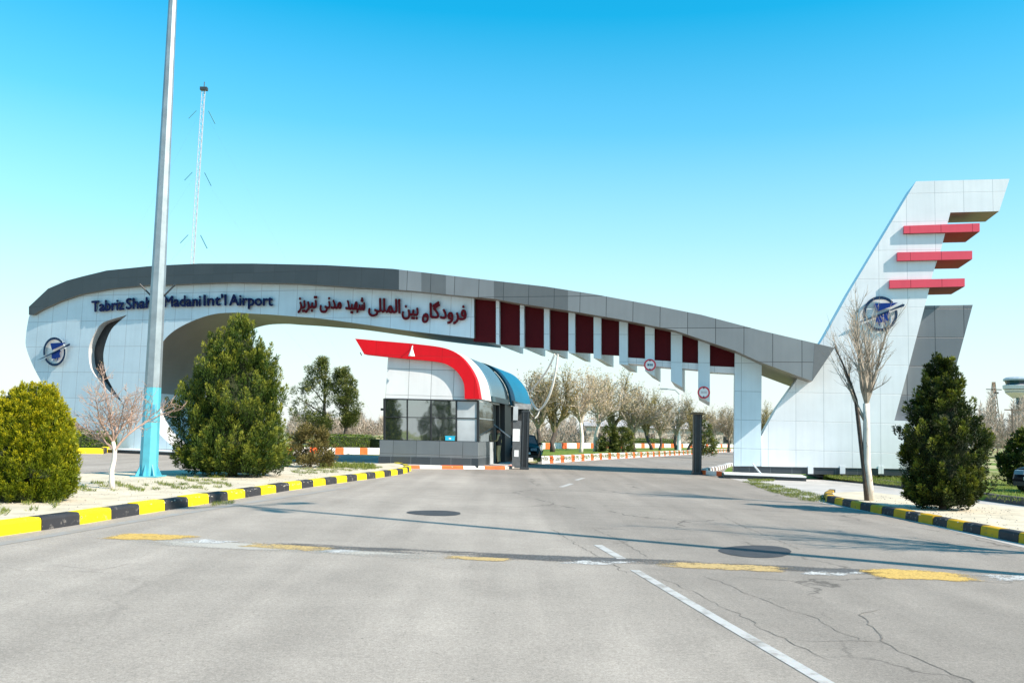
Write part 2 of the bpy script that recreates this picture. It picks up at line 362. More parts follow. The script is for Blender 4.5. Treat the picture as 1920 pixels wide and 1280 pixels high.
# ------------------------------------------------------------------ ground, road, kerbs
def asphalt_mat(name, base, dark_lane=None):
    m, t, b = new_mat(name); N, L = t.nodes.new, t.links.new
    b.inputs['Roughness'].default_value = 0.9; b.inputs['Specular IOR Level'].default_value = 0.25
    tc = N('ShaderNodeTexCoord')
    def noise(sc, det=6, rough=0.6):
        n = N('ShaderNodeTexNoise'); n.inputs['Scale'].default_value = sc; n.inputs['Detail'].default_value = det; n.inputs['Roughness'].default_value = rough
        L(tc.outputs['Object'], n.inputs['Vector']); return n
    def rng(src, a, c, lo, hi):
        r_ = N('ShaderNodeMapRange'); r_.inputs[1].default_value = a; r_.inputs[2].default_value = c; r_.inputs[3].default_value = lo; r_.inputs[4].default_value = hi
        L(src, r_.inputs[0]); return r_.outputs[0]
    def mul(a, c):
        x = N('ShaderNodeMath'); x.operation = 'MULTIPLY'; L(a, x.inputs[0]); L(c, x.inputs[1]); return x.outputs[0]
    f = rng(noise(0.22, 4).outputs['Fac'], 0.3, 0.7, 0.84, 1.10)
    f = mul(f, rng(noise(1.7, 6).outputs['Fac'], 0.25, 0.75, 0.90, 1.08))
    f = mul(f, rng(noise(24, 4, 0.85).outputs['Fac'], 0.28, 0.72, 0.76, 1.22))
    f = mul(f, rng(noise(70, 3, 0.8).outputs['Fac'], 0.3, 0.7, 0.72, 1.25))
    f = mul(f, rng(noise(190, 2, 0.8).outputs['Fac'], 0.3, 0.72, 0.78, 1.15))
    # long wheel streaks
    mp = N('ShaderNodeMapping'); mp.inputs['Scale'].default_value = (1.6, 0.05, 1); mp.inputs['Rotation'].default_value = (0, 0, R(-7)); L(tc.outputs['Object'], mp.inputs[0])
    n = N('ShaderNodeTexNoise'); n.inputs['Scale'].default_value = 1.0; n.inputs['Detail'].default_value = 5; L(mp.outputs[0], n.inputs['Vector'])
    f = mul(f, rng(n.outputs['Fac'], 0.3, 0.7, 0.86, 1.08))
    # pits and dark specks
    v0 = N('ShaderNodeTexVoronoi'); v0.inputs['Scale'].default_value = 4.5; L(tc.outputs['Object'], v0.inputs['Vector'])
    f = mul(f, rng(v0.outputs['Distance'], 0.035, 0.06, 0.45, 1.0))
    # cracks
    wr = noise(1.3, 5)
    ad = N('ShaderNodeVectorMath'); ad.operation = 'MULTIPLY_ADD'; ad.inputs[1].default_value = (0.9, 0.9, 0.9); L(wr.outputs['Color'], ad.inputs[0]); L(tc.outputs['Object'], ad.inputs[2])
    vo = N('ShaderNodeTexVoronoi'); vo.feature = 'DISTANCE_TO_EDGE'; vo.inputs['Scale'].default_value = 0.23; L(ad.outputs[0], vo.inputs['Vector'])
    ck = rng(vo.outputs['Distance'], 0.002, 0.009, 0.0, 1.0)
    gate = rng(noise(0.30, 3).outputs['Fac'], 0.46, 0.56, 0.0, 1.0)
    if dark_lane is not None:
        (p0, nx, ny) = dark_lane
        sx = N('ShaderNodeVectorMath'); sx.operation = 'DOT_PRODUCT'; sx.inputs[1].default_value = (nx, ny, 0); L(tc.outputs['Object'], sx.inputs[0])
        c0 = p0[0] * nx + p0[1] * ny
        lane = rng(sx.outputs['Value'], c0 - 0.5, c0 + 0.5, 0.0, 1.0)
        gate = mul(gate, rng(lane, 0, 1, 0.25, 1.0))
        f = mul(f, rng(lane, 0, 1, 1.05, 0.84))
    inv = N('ShaderNodeMath'); inv.operation = 'SUBTRACT'; inv.inputs[0].default_value = 1; L(ck, inv.inputs[1])
    cr = mul(inv.outputs[0], gate)
    f = mul(f, rng(cr, 0, 1, 1.0, 0.5))
    vm = N('ShaderNodeVectorMath'); vm.operation = 'SCALE'; vm.inputs[0].default_value = base; L(f, vm.inputs['Scale'])
    L(vm.outputs[0], b.inputs['Base Color'])
    bp = N('ShaderNodeBump'); bp.inputs['Strength'].default_value = 0.35; bp.inputs['Distance'].default_value = 0.01
    L(noise(150, 3, 0.8).outputs['Fac'], bp.inputs['Height']); L(bp.outputs[0], b.inputs['Normal'])
    return m
def ground_mat(name, g1, g2, tan, bias=0.5):
    m, t, b = new_mat(name); N, L = t.nodes.new, t.links.new
    b.inputs['Roughness'].default_value = 0.95; b.inputs['Specular IOR Level'].default_value = 0.1
    tc = N('ShaderNodeTexCoord')
    n1 = N('ShaderNodeTexNoise'); n1.inputs['Scale'].default_value = 0.06; n1.inputs['Detail'].default_value = 8; L(tc.outputs['Object'], n1.inputs[0])
    n2 = N('ShaderNodeTexNoise'); n2.inputs['Scale'].default_value = 3.0; n2.inputs['Detail'].default_value = 8; L(tc.outputs['Object'], n2.inputs[0])
    c1 = N('ShaderNodeValToRGB'); c1.color_ramp.elements[0].color = g1 + (1,); c1.color_ramp.elements[1].color = g2 + (1,)
    c1.color_ramp.elements[0].position = 0.35; c1.color_ramp.elements[1].position = 0.65
    L(n2.outputs['Fac'], c1.inputs[0])
    c2 = N('ShaderNodeMapRange'); c2.inputs[1].default_value = bias - 0.06; c2.inputs[2].default_value = bias + 0.06; L(n1.outputs['Fac'], c2.inputs[0])
    mx = N('ShaderNodeMix'); mx.data_type = 'RGBA'; mx.inputs[7].default_value = tan + (1,)
    L(c2.outputs[0], mx.inputs[0]); L(c1.outputs[0], mx.inputs[6]); L(mx.outputs[2], b.inputs['Base Color'])
    bp = N('ShaderNodeBump'); bp.inputs['Strength'].default_value = 0.6; bp.inputs['Distance'].default_value = 0.05
    L(n2.outputs['Fac'], bp.inputs['Height']); L(bp.outputs[0], b.inputs['Normal'])
    return m
def worn_mat(name, paint, under, amount):
    m, t, b = new_mat(name); N, L = t.nodes.new, t.links.new
    b.inputs['Roughness'].default_value = 0.8
    tc = N('ShaderNodeTexCoord')
    n1 = N('ShaderNodeTexNoise'); n1.inputs['Scale'].default_value = 3.2; n1.inputs['Detail'].default_value = 9; n1.inputs['Roughness'].default_value = 0.72; L(tc.outputs['Object'], n1.inputs[0])
    r_ = N('ShaderNodeMapRange'); r_.inputs[1].default_value = amount - 0.07; r_.inputs[2].default_value = amount + 0.07; L(n1.outputs['Fac'], r_.inputs[0])
    n2 = N('ShaderNodeTexNoise'); n2.inputs['Scale'].default_value = 70; L(tc.outputs['Object'], n2.inputs[0])
    mx = N('ShaderNodeMix'); mx.data_type = 'RGBA'; mx.inputs[6].default_value = under + (1,); mx.inputs[7].default_value = paint + (1,)
    L(r_.outputs[0], mx.inputs[0])
    m2 = N('ShaderNodeMix'); m2.data_type = 'RGBA'; m2.blend_type = 'MULTIPLY'; m2.inputs[0].default_value = 0.35
    L(mx.outputs[2], m2.inputs[6]); L(n2.outputs['Color'], m2.inputs[7]); L(m2.outputs[2], b.inputs['Base Color'])
    return m

gm = ground_mat('grass_and_soil', (0.075, 0.14, 0.02), (0.16, 0.22, 0.04), (0.42, 0.36, 0.20), 0.5)
ground = sheet('ground', [(-1500, -300, 0), (1500, -300, 0), (1500, 2600, 0), (-1500, 2600, 0)], gm, z=0.0)
tag(ground, kind='structure')

l0, l1 = G(1548, 1280), G(1190, 1068)
ln = Vector((l1.y - l0.y, -(l1.x - l0.x), 0)); ln.normalize()
if ln.x < 0: ln = -ln
ASPH = (0.365, 0.322, 0.28)
M['asphalt'] = asphalt_mat('bleached_asphalt', ASPH, ((l0.x, l0.y), ln.x, ln.y))
road_pts = [(-70, -60), (60, -60), (60, 12)]
for q in [(1420, 900), (1352, 890)]:
    g = G(*q); road_pts.append((g.x, g.y))
for q in [(1376, 864), (1390, 848), (1372, 846), (1250, 853), (1130, 860), (1020, 869)]:
    g = G(*q); road_pts.append((g.x, g.y))
road_pts += [(-2.0, 57.5), (-16, 58), (-27, 50.5), (-70, 58)]
road = sheet('road', [Vector((x, y, 0)) for x, y in road_pts], M['asphalt'], z=0.004); tag(road, kind='structure')
# pale forecourt on the right of the road
fp = [G(1352, 893), G(1395, 903), G(1440, 915), G(1500, 930), G(1545, 944), G(1700, 975), G(2000, 1046)]
fore = sheet('forecourt', fp + [Vector((34, 12, 0)), Vector((40, 44, 0)), Vector((12, 40.5, 0))], M['pave'], z=0.008); tag(fore, kind='structure')

def kerb(name, path, w_, h, seg, mats, side=1, z0=0.0, start=0, jitter=0.012):
    """painted kerb stones laid end to end along a path; side = +1 puts the body left of the walking direction"""
    mb = MB(); path = [Vector((p.x, p.y, 0)) for p in path]
    cum = [0]
    for a, b in zip(path, path[1:]): cum.append(cum[-1] + (b - a).length)
    def at(d):
        d = max(0, min(cum[-1], d))
        for i in range(len(path) - 1):
            if d <= cum[i + 1] or i == len(path) - 2:
                t = (d - cum[i]) / max(1e-6, cum[i + 1] - cum[i]); return path[i].lerp(path[i + 1], t)
    n = max(1, round(cum[-1] / seg)); L = cum[-1] / n
    for i in range(n):
        a, b = at(i * L + 0.004), at((i + 1) * L - 0.004)
        d = (b - a).normalized(); nn = Vector((-d.y, d.x, 0)) * side
        off = nn * rnd.uniform(-jitter, jitter); hh = h + rnd.uniform(-jitter, jitter) * 0.7
        prof = [(0, 0), (0.012, hh - 0.045), (0.03, hh - 0.012), (0.06, hh), (w_, hh), (w_, 0)]
        v = [p + off + nn * x + Vector((0, 0, z0 + z)) for p in (a, b) for x, z in prof]
        k = len(prof)
        f = [(j, j + 1, j + 1 + k, j + k) for j in range(k - 1)] + [tuple(range(k)), tuple(range(2 * k - 1, k - 1, -1))]
        mb.add(v, f, (i + start) % len(mats))
    return tag(mb.build(name, mats), kind='structure')
# left island
lk = [G(-190, 1039), G(-90, 1022), G(0, 1005), G(108, 990), G(228, 970), G(358, 949), G(465, 932), G(575, 914), G(660, 902), G(727, 893), G(762, 887), G(771, 882), G(764, 877.5), G(748, 875)]
kerb('kerb', lk, 0.24, 0.20, 0.93, [M['kerb_yellow'], M['kerb_black']], side=1)
isl = [p + Vector((-0.05, 0.12, 0)) for p in lk] + [G(700, 872, 0.1), G(600, 867, 0.1), G(520, 872, 0.1), G(420, 880, 0.1), G(330, 885, 0.1), G(240, 888, 0.1), G(140, 893, 0.1), G(0, 899, 0.1), G(-190, 915, 0.1)]
def raised(name, pts, z, m):
    mb = MB(); pts = [Vector((p.x, p.y, 0.0)) for p in pts]; mb.prism(pts, (0, 0, z), 0)
    return tag(mb.build(name, m), kind='structure')
raised('traffic_island', isl, 0.17, M['sand'])
# right island; the kerb's shade is mixed into its yellow
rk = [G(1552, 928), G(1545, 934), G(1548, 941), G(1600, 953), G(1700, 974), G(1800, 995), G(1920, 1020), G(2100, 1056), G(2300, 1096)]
kerb('kerb', rk, 0.22, 0.19, 0.62, [M['kerb_black'], chip_mat('shaded_yellow_kerb_paint', (0.58, 0.33, 0.006), (0.16, 0.12, 0.08), 0.62)], side=1)
risl = [p + Vector((0.1, 0.06, 0)) for p in rk[1:]] + [G(2300, 985, 0.16), G(2100, 968, 0.16), G(1880, 948, 0.16), G(1740, 934, 0.16), G(1620, 921, 0.16)]
raised('traffic_island', risl, 0.165, M['sand'])
# dark stone kerb and lawn beyond the forecourt
dk = [G(1512, 890), G(1560, 899), G(1640, 909), G(1700, 917), G(1840, 938), G(1930, 950), G(2100, 972)]
kerb('kerb', dk, 0.2, 0.24, 0.9, [M['kerb_stone']], side=1)
lawn_m = ground_mat('green_lawn', (0.09, 0.15, 0.02), (0.20, 0.25, 0.05), (0.30, 0.28, 0.10), 0.62)
lawn = raised('lawn', [p + Vector((0.02, 0.1, 0)) for p in dk] + [Vector((40, 33, 0)), Vector((40, 46, 0)), Vector((14, 40.8, 0)), G(1545, 884, 0.15)], 0.19, lawn_m)
# orange and white kerbs beyond the gate
ow = [M['kerb_orange'], M['kerb_white']]
bk = [G(684, 876), G(700, 878), G(800, 878.5), G(900, 879.5), G(950, 880), G(963, 878), G(964, 873), G(966, 868)]
kerb('kerb', bk, 0.2, 0.15, 1.05, [M['kerb_white'], M['kerb_orange']], side=1, start=1)
boothpad = raised('booth_platform', [p + Vector((0.02, 0.1, 0)) for p in bk] + [Vector((3.2, 62, 0)), Vector((-5.0, 62, 0)), G(684, 868, 0.1)], 0.135, M['pave'])
fk = [G(1016, 869.5), G(1060, 866), G(1130, 861), G(1210, 856.5), G(1290, 851.5), G(1372, 846.5), G(1470, 842)]
kerb('kerb', fk, 0.25, 0.42, 0.8, [M['kerb_white'], M['kerb_white'], M['kerb_orange']], side=1)
verge = raised('verge', [p + Vector((0, 0.15, 0)) for p in fk] + [G(1500, 838.5), G(1370, 838.5), G(1020, 838)], 0.30, lawn_m)
fk2 = [G(1000, 848), G(1100, 845.5), G(1250, 843), G(1400, 841.5), G(1500, 840.5)]
kerb('kerb', fk2, 0.25, 0.85, 1.6, [M['kerb_white'], M['kerb_white'], M['kerb_orange']], side=1)
kerb('kerb', [G(530, 851), G(718, 851.5)], 0.3, 0.42, 0.68, [M['kerb_orange'], M['kerb_white'], M['kerb_white']], side=1, jitter=0.006)
# small kerbs behind the right post
kerb('kerb', [G(1325, 886), G(1352, 880), G(1378, 872)], 0.25, 0.2, 0.6, [M['kerb_white'], M['kerb_stone']], side=1)
# left far kerb, yellow and black
kerb('kerb', [G(60, 849), G(130, 850), G(197, 850.5), G(205, 847)], 0.3, 0.28, 1.6, [M['kerb_black'], M['kerb_yellow']], side=1)

# markings
wp = worn_mat('worn_white_paint', (0.56, 0.55, 0.53), (0.33, 0.30, 0.27), 0.44)
wp2 = worn_mat('faint_white_paint', (0.36, 0.355, 0.345), ASPH, 0.5)
def strip(name, pts, wd, m, z=0.008):
    pts = [Vector((p.x, p.y, z)) for p in pts]; L_, R_ = [], []
    for i, p in enumerate(pts):
        d = (pts[min(i + 1, len(pts) - 1)] - pts[max(i - 1, 0)]).normalized(); n = Vector((-d.y, d.x, 0)) * wd / 2
        L_.append(p + n); R_.append(p - n)
    v = R_ + L_; k = len(pts)
    o = mesh_obj(name, v, [(i, i + 1, k + i + 1, k + i) for i in range(k - 1)], m)
    return tag(o, kind='structure')
strip('lane_line', [G(1700, 1372), G(1548, 1280), G(1360, 1170), G(1190, 1069)], 0.115, wp)
strip('lane_line', [G(1166, 1048), G(1121, 1022)], 0.13, wp)
strip('lane_line', [G(1052, 913), G(1072, 906.5)], 0.16, wp)
strip('lane_line', [G(1080, 900), G(1094, 896)], 0.16, wp)
strip('edge_line', [G(-200, 1053), G(0, 1020), G(230, 981), G(370, 958), G(520, 934), G(650, 914)], 0.22, wp2)
# flattened old hump band across the road with paint left on it: thin worn coats, see-through where they have gone
def coat_mat(name, cols, lo, hi, scale, stretch=(1, 1, 1), edge=0.22):
    m, t, b = new_mat(name); N, L = t.nodes.new, t.links.new
    b.inputs['Roughness'].default_value = 0.85
    tc = N('ShaderNodeTexCoord'); mp = N('ShaderNodeMapping'); mp.inputs['Scale'].default_value = stretch; L(tc.outputs['Object'], mp.inputs[0])
    n1 = N('ShaderNodeTexNoise'); n1.inputs['Scale'].default_value = scale; n1.inputs['Detail'].default_value = 9; n1.inputs['Roughness'].default_value = 0.7; L(mp.outputs[0], n1.inputs[0])
    n2 = N('ShaderNodeTexNoise'); n2.inputs['Scale'].default_value = 38; n2.inputs['Detail'].default_value = 4; L(tc.outputs['Object'], n2.inputs[0])
    uv = N('ShaderNodeUVMap'); uv.uv_map = 'UVMap'; sp = N('ShaderNodeSeparateXYZ'); L(uv.outputs[0], sp.inputs[0])
    def M_(op, a, c=None):
        x = N('ShaderNodeMath'); x.operation = op
        for k_, q_ in ((0, a), (1, c)):
            if q_ is None: continue
            if isinstance(q_, (int, float)): x.inputs[k_].default_value = q_
            else: L(q_, x.inputs[k_])
        return x.outputs[0]
    def e1(o): return M_('MINIMUM', M_('DIVIDE', M_('MINIMUM', o, M_('SUBTRACT', 1.0, o)), edge), 1.0)
    ed = M_('MULTIPLY', e1(sp.outputs['Y']), e1(sp.outputs['X']))
    v = M_('ADD', M_('ADD', n1.outputs['Fac'], M_('MULTIPLY', M_('SUBTRACT', n2.outputs['Fac'], 0.5), 0.35)), M_('MULTIPLY', M_('SUBTRACT', ed, 1.0), 0.30))
    r_ = N('ShaderNodeMapRange'); r_.inputs[1].default_value = lo; r_.inputs[2].default_value = hi; L(v, r_.inputs[0])
    cr = N('ShaderNodeValToRGB'); cr.color_ramp.elements[0].color = cols[0] + (1,); cr.color_ramp.elements[1].color = cols[1] + (1,); cr.color_ramp.elements[0].position = 0.35; cr.color_ramp.elements[1].position = 0.65
    L(n2.outputs['Fac'], cr.inputs[0]); L(cr.outputs[0], b.inputs['Base Color'])
    tr = N('ShaderNodeBsdfTransparent'); ms = N('ShaderNodeMixShader'); L(r_.outputs[0], ms.inputs[0]); L(tr.outputs[0], ms.inputs[1]); L(b.outputs[0], ms.inputs[2]); L(ms.outputs[0], t.nodes['Material Output'].inputs[0])
    return m
def ymid(x):                                   # centre row of the band in the photo
    X = [180, 330, 470, 620, 900, 1200, 1500, 1720, 2000]; Y = [1003, 1009, 1018, 1028, 1043, 1055, 1069, 1078, 1087]
    return float(np.interp(x, X, Y))
def coat(name, x0, x1, lo, hi, m, z, n=8, shear=0.0, jit=0.02):
    xs = np.linspace(x0, x1, n); v, uvv = [], []
    for k_, x in enumerate(xs):
        p = G(x, ymid(x)); q_ = G(x + 10, ymid(x + 10)); d = (q_ - p).normalized(); nn = Vector((-d.y, d.x, 0)); e_ = rnd.uniform(-jit, jit)
        for f_, o_ in ((0, lo), (1, hi)):
            w_ = p + nn * (o_ + e_) + d * shear * (f_ - 0.5); v.append((w_.x, w_.y, z)); uvv.append((k_ / (n - 1), f_))
    fs = [(2 * i, 2 * i + 2, 2 * i + 3, 2 * i + 1) for i in range(n - 1)]
    return tag(mesh_obj(name, v, fs, m, None, None, [[uvv[i] for i in f_] for f_ in fs]), kind='structure')
bd_ = coat_mat('old_bitumen_band', ((0.06, 0.06, 0.062), (0.13, 0.125, 0.12)), 0.36, 0.52, 0.9, (0.5, 1.6, 1), 0.3)
bp_ = coat_mat('dusty_band', ((0.36, 0.33, 0.29), (0.46, 0.43, 0.38)), 0.30, 0.5, 0.8, (0.4, 1.2, 1), 0.35)
by = coat_mat('worn_yellow_paint', ((0.40, 0.25, 0.06), (0.66, 0.44, 0.11)), 0.26, 0.42, 2.4)
by2 = coat_mat('faded_yellow_paint', ((0.36, 0.25, 0.10), (0.56, 0.40, 0.17)), 0.33, 0.52, 2.6)
bw = coat_mat('worn_white_paint_block', ((0.40, 0.395, 0.385), (0.60, 0.595, 0.58)), 0.40, 0.56, 2.4)
coat('road_hump_band', 150, 1000, -0.85, 0.20, bp_, 0.0065, 20)
coat('road_hump_band', 330, 2150, -0.30, 0.52, bd_, 0.0075, 40)
for a, b_, m_, lo_, hi_, sh in [(205, 350, by, -0.42, 0.42, 0.1), (352, 450, bw, -0.45, 0.15, 0.3), (455, 640, by2, -0.48, 0.12, 0.1), (610, 700, bw, -0.48, -0.02, 0.4), (820, 980, by2, -0.46, -0.06, 0.1), (1050, 1190, bw, -0.45, 0.12, 0.5),
                                (1215, 1510, by2, -0.44, 0.34, 0.2), (1490, 1620, bw, -0.45, 0.1, 0.6), (1612, 1828, by, -0.48, 0.48, -0.1), (1815, 2060, bw, -0.44, 0.36, 0.1)]:
    coat('hump_paint', a, b_, lo_, hi_, m_, 0.0095, 8, sh)
# round bitumen patches
pm = mat('dark_bitumen_patch', (0.045, 0.046, 0.05), 0.8, 0.2, 5.0, bump=0.3)
def ellip(name, cx, cy, rx, ry):
    pts = []
    for i in range(40):
        a = 2 * math.pi * i / 40; k = 1 + 0.05 * math.sin(3 * a + cx) + rnd.uniform(-0.015, 0.015)
        pts.append(G(cx + rx * math.cos(a) * k, cy + ry * math.sin(a) * k + 0.02 * rx * math.cos(a)))
    tag(sheet(name, pts, pm, z=0.009), kind='structure')
ellip('road_patch', 815, 962, 51, 5.0); ellip('road_patch', 1418, 1034, 68, 11.5)

# open cracks in the old right hand lane
crk = mat('crack_fill', (0.16, 0.14, 0.12), 0.95, 0.3, 9.0)
def crack(pts, wd, seed):
    rg = random.Random(seed); P_ = []
    for (a, b_) in zip(pts, pts[1:]):
        A_, B_ = G(*a), G(*b_); n = max(2, int((B_ - A_).length / 0.12))
        for i in range(n): P_.append(A_.lerp(B_, i / n) + Vector((rg.gauss(0, 0.022), rg.gauss(0, 0.022), 0)))
    P_.append(G(*pts[-1])); L_, R_ = [], []
    for i, p in enumerate(P_):
        d = (P_[min(i + 1, len(P_) - 1)] - P_[max(i - 1, 0)]).normalized(); n = Vector((-d.y, d.x, 0)) * wd * rg.uniform(0.1, 0.4) * (0.35 if i in (0, len(P_) - 1) else 1)
        L_.append((p.x + n.x, p.y + n.y, 0.0068)); R_.append((p.x - n.x, p.y - n.y, 0.0068))
    k = len(P_); tag(mesh_obj('road_crack', R_ + L_, [(i, i + 1, k + i + 1, k + i) for i in range(k - 1)], crk), kind='structure')
crack([(1648, 1143), (1612, 1152), (1640, 1178), (1652, 1203), (1690, 1222), (1745, 1246), (1830, 1285)], 0.024, 1)
crack([(1655, 1205), (1600, 1200), (1520, 1203), (1440, 1192)], 0.012, 2)
crack([(1320, 1080), (1385, 1105), (1440, 1128), (1530, 1160), (1610, 1200)], 0.014, 3)
crack([(1240, 1085), (1300, 1110), (1390, 1155), (1440, 1185), (1560, 1240)], 0.014, 4)
crack([(1035, 992), (1080, 1020), (1130, 1048), (1175, 1075)], 0.022, 5)
crack([(1110, 990), (1160, 1012), (1215, 1045)], 0.020, 6)
crack([(1350, 965), (1390, 985), (1450, 1010), (1500, 1030)], 0.024, 7)
crack([(90, 1060), (190, 1068), (260, 1055)], 0.010, 9)

# ------------------------------------------------------------------ the gate
gate = empty('airport_gate', W3(-4, 0, 0), 'huge white and grey airport gate with long swooping arch, red panels and a tail-fin tower', 'gate')
TH = -4.9
fas_top = [(54, 575), (90, 541), (125, 526), (155, 518), (200, 507), (278, 499), (312, 497), (375, 494), (475, 494), (612, 497), (737, 504), (840, 516), (925, 526), (1022, 537), (1117, 552), (1215, 570), (1265, 580), (1315, 590), (1425, 619), (1527, 643)]
fas_bot = [(1523, 714), (1497, 705), (1427, 679), (1378, 657), (1315, 636), (1265, 619), (1165, 599), (1065, 582), (975, 569), (926, 560), (840, 552), (775, 545), (675, 539), (550, 531), (425, 529), (307, 534), (278, 534), (207, 541), (150, 552), (112, 565), (75, 582), (62, 590), (54, 590)]
def q_off(s): return float(np.interp(s, [-26, -18, -8, 2, 8, 11, 16, 20], [0.22, 0.38, 0.55, 0.75, 0.95, 1.15, 1.3, 1.4]))
def fas_y(tab, x):
    tab = sorted(tab); return float(np.interp(x, [p[0] for p in tab], [p[1] for p in tab]))
def fas_piece(x0, x1, m):
    xs = [x0] + [x for x in range(int(x0) // 12 * 12 + 12, int(x1), 12)] + [x1]
    if x0 < 60: top = fas_top[:1] + [p for p in fas_top[1:] if p[0] < x1] + [(x1, fas_y(fas_top, x1))]; bot = [(x1, fas_y(fas_bot, x1))] + [p for p in fas_bot if p[0] < x1]
    elif x1 > 1520: top = [(x0, fas_y(fas_top, x0))] + [p for p in fas_top if p[0] > x0]; bot = [p for p in fas_bot if p[0] > x0] + [(x0, fas_y(fas_bot, x0))]
    else: top = [(x, fas_y(fas_top, x)) for x in xs]; bot = [(x, fas_y(fas_bot, x)) for x in reversed(xs)]
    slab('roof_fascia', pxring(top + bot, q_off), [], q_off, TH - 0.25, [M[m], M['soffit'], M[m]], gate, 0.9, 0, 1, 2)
for x0, x1, m in [(54, 748, 'fascia_dark'), (748, 790, 'fascia_light'), (790, 836, 'fascia_mid'), (836, 926, 'fascia_light'), (926, 1065, 'fascia_mid'), (1065, 1527, 'fascia_light')]: fas_piece(x0, x1, m)
# pointed return at the end of the fascia
e0, e1 = W(1527, 643, q_off), W(1523, 714, q_off); e2 = W(1565, 652, 1.0)
A_, B_, C_ = W3(*e0, q_off(e0[0])), W3(*e1, q_off(e1[0])), W3(*e2, 1.0)
mb = MB(); dn = Pn(14) * -1.0
mb.add([A_ + Pn(14) * 0.003, B_ + Pn(14) * 0.003, C_, A_ + dn, B_ + dn, C_ + dn * 0.9], [(0, 1, 2), (3, 5, 4), (0, 2, 5, 3), (1, 4, 5, 2), (0, 3, 4, 1)])
mb.build('fascia_tip', mat('dark_grey_panel', (0.10, 0.11, 0.12), 0.4, 0.06), gate)

def fas_mid(x):
    t = np.interp(x, [p[0] for p in fas_top], [p[1] for p in fas_top]); bb = fas_bot[::-1]
    b = np.interp(x, [p[0] for p in bb], [p[1] for p in bb]); return 0.45 * t + 0.55 * b
left_c = catmull([(222, 841), (209, 835), (162, 805), (108, 759), (86, 729), (65, 692), (51, 658), (48, 636), (54, 595), (61, 584)], 4)
top_c = [(x, float(fas_mid(x))) for x in (75, 95, 120, 150, 200, 260, 330, 400, 480, 560, 640, 720, 800, 889)]
low_c = catmull([(889, 634), (775, 621), (675, 607), (600, 597), (550, 593), (512, 590), (475, 588), (440, 586), (400, 589), (360, 602), (325, 621), (302, 645), (284, 680), (276, 720), (278, 760), (292, 803), (316, 830), (330, 842)], 5)
slot = catmull([(239, 590), (205, 600), (190, 607), (180, 620), (170, 640), (166, 660), (170, 690), (184, 711), (207, 737), (229, 753), (213, 730), (199, 702), (194, 675), (195, 655), (201, 634), (210, 616), (223, 603), (239, 590)], 3)[:-1]
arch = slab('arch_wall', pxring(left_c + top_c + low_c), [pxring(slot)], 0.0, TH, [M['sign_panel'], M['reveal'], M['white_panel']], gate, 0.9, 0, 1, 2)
slab('slot_shade_panel', pxring([(x + (205 - x) * -0.06, y + (672 - y) * -0.03) for x, y in slot], -0.42), [], -0.42, -0.6, [M['black']] * 3, arch, 1.0)  # black plate stands for the shade inside the slot
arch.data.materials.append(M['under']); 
for p in arch.data.polygons:  # upper reveal faces take the colour darkened for shade
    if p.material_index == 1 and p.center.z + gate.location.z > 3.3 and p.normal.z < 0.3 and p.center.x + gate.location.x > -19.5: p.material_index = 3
# fins and the red panels between them
fins = [(930, 936, 645), (975, 982.5, 650), (1020, 1030, 655), (1066, 1078, 661), (1113, 1127, 671), (1161, 1177, 682), (1209.5, 1227, 695), (1258, 1279, 714), (1309, 1331, 742)]
for xl, xr, yb in fins:
    sl_ = 0.55 * (xr - xl) if yb > 690 else 0.15 * (xr - xl)
    ring = pxring([(xl, fas_mid(xl)), (xr, fas_mid(xr)), (xr, yb + sl_), (xl, yb)])
    slab('fin', ring, [], 0.0, TH, [M['shaded_silver_panel'], M['white_panel'], M['shaded_silver_panel']], gate, 1.2)
edges_ = [889] + [v for f_ in fins for v in f_[:2]] + [1380]
rb = [641, 646, 651, 656, 661, 665, 671, 676, 680, 687]
for i in range(10):
    xl, xr = edges_[2 * i], edges_[2 * i + 1]
    y0 = fas_mid(xl); y1 = fas_mid(xr); pad = 1.2
    slab('red_panel', pxring([(xl - pad, y0), (xr + pad, y1), (xr + pad, rb[i] + 1.2), (xl - pad, rb[i] - 1.0)], -0.22), [], -0.22, -0.5, [M['maroon']] * 3, gate, 1.2)
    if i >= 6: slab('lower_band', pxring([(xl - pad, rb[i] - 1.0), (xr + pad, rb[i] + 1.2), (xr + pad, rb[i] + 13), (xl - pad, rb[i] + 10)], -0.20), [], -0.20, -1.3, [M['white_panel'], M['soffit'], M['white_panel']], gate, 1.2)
# leg
slab('leg', pxring([(1378, fas_mid(1378)), (1428.5, fas_mid(1428)), (1426.5, 873.5), (1376, 873.5)], 0.06), [], 0.06, -1.0, [M['shaded_silver_panel']] * 3, gate, 1.2)
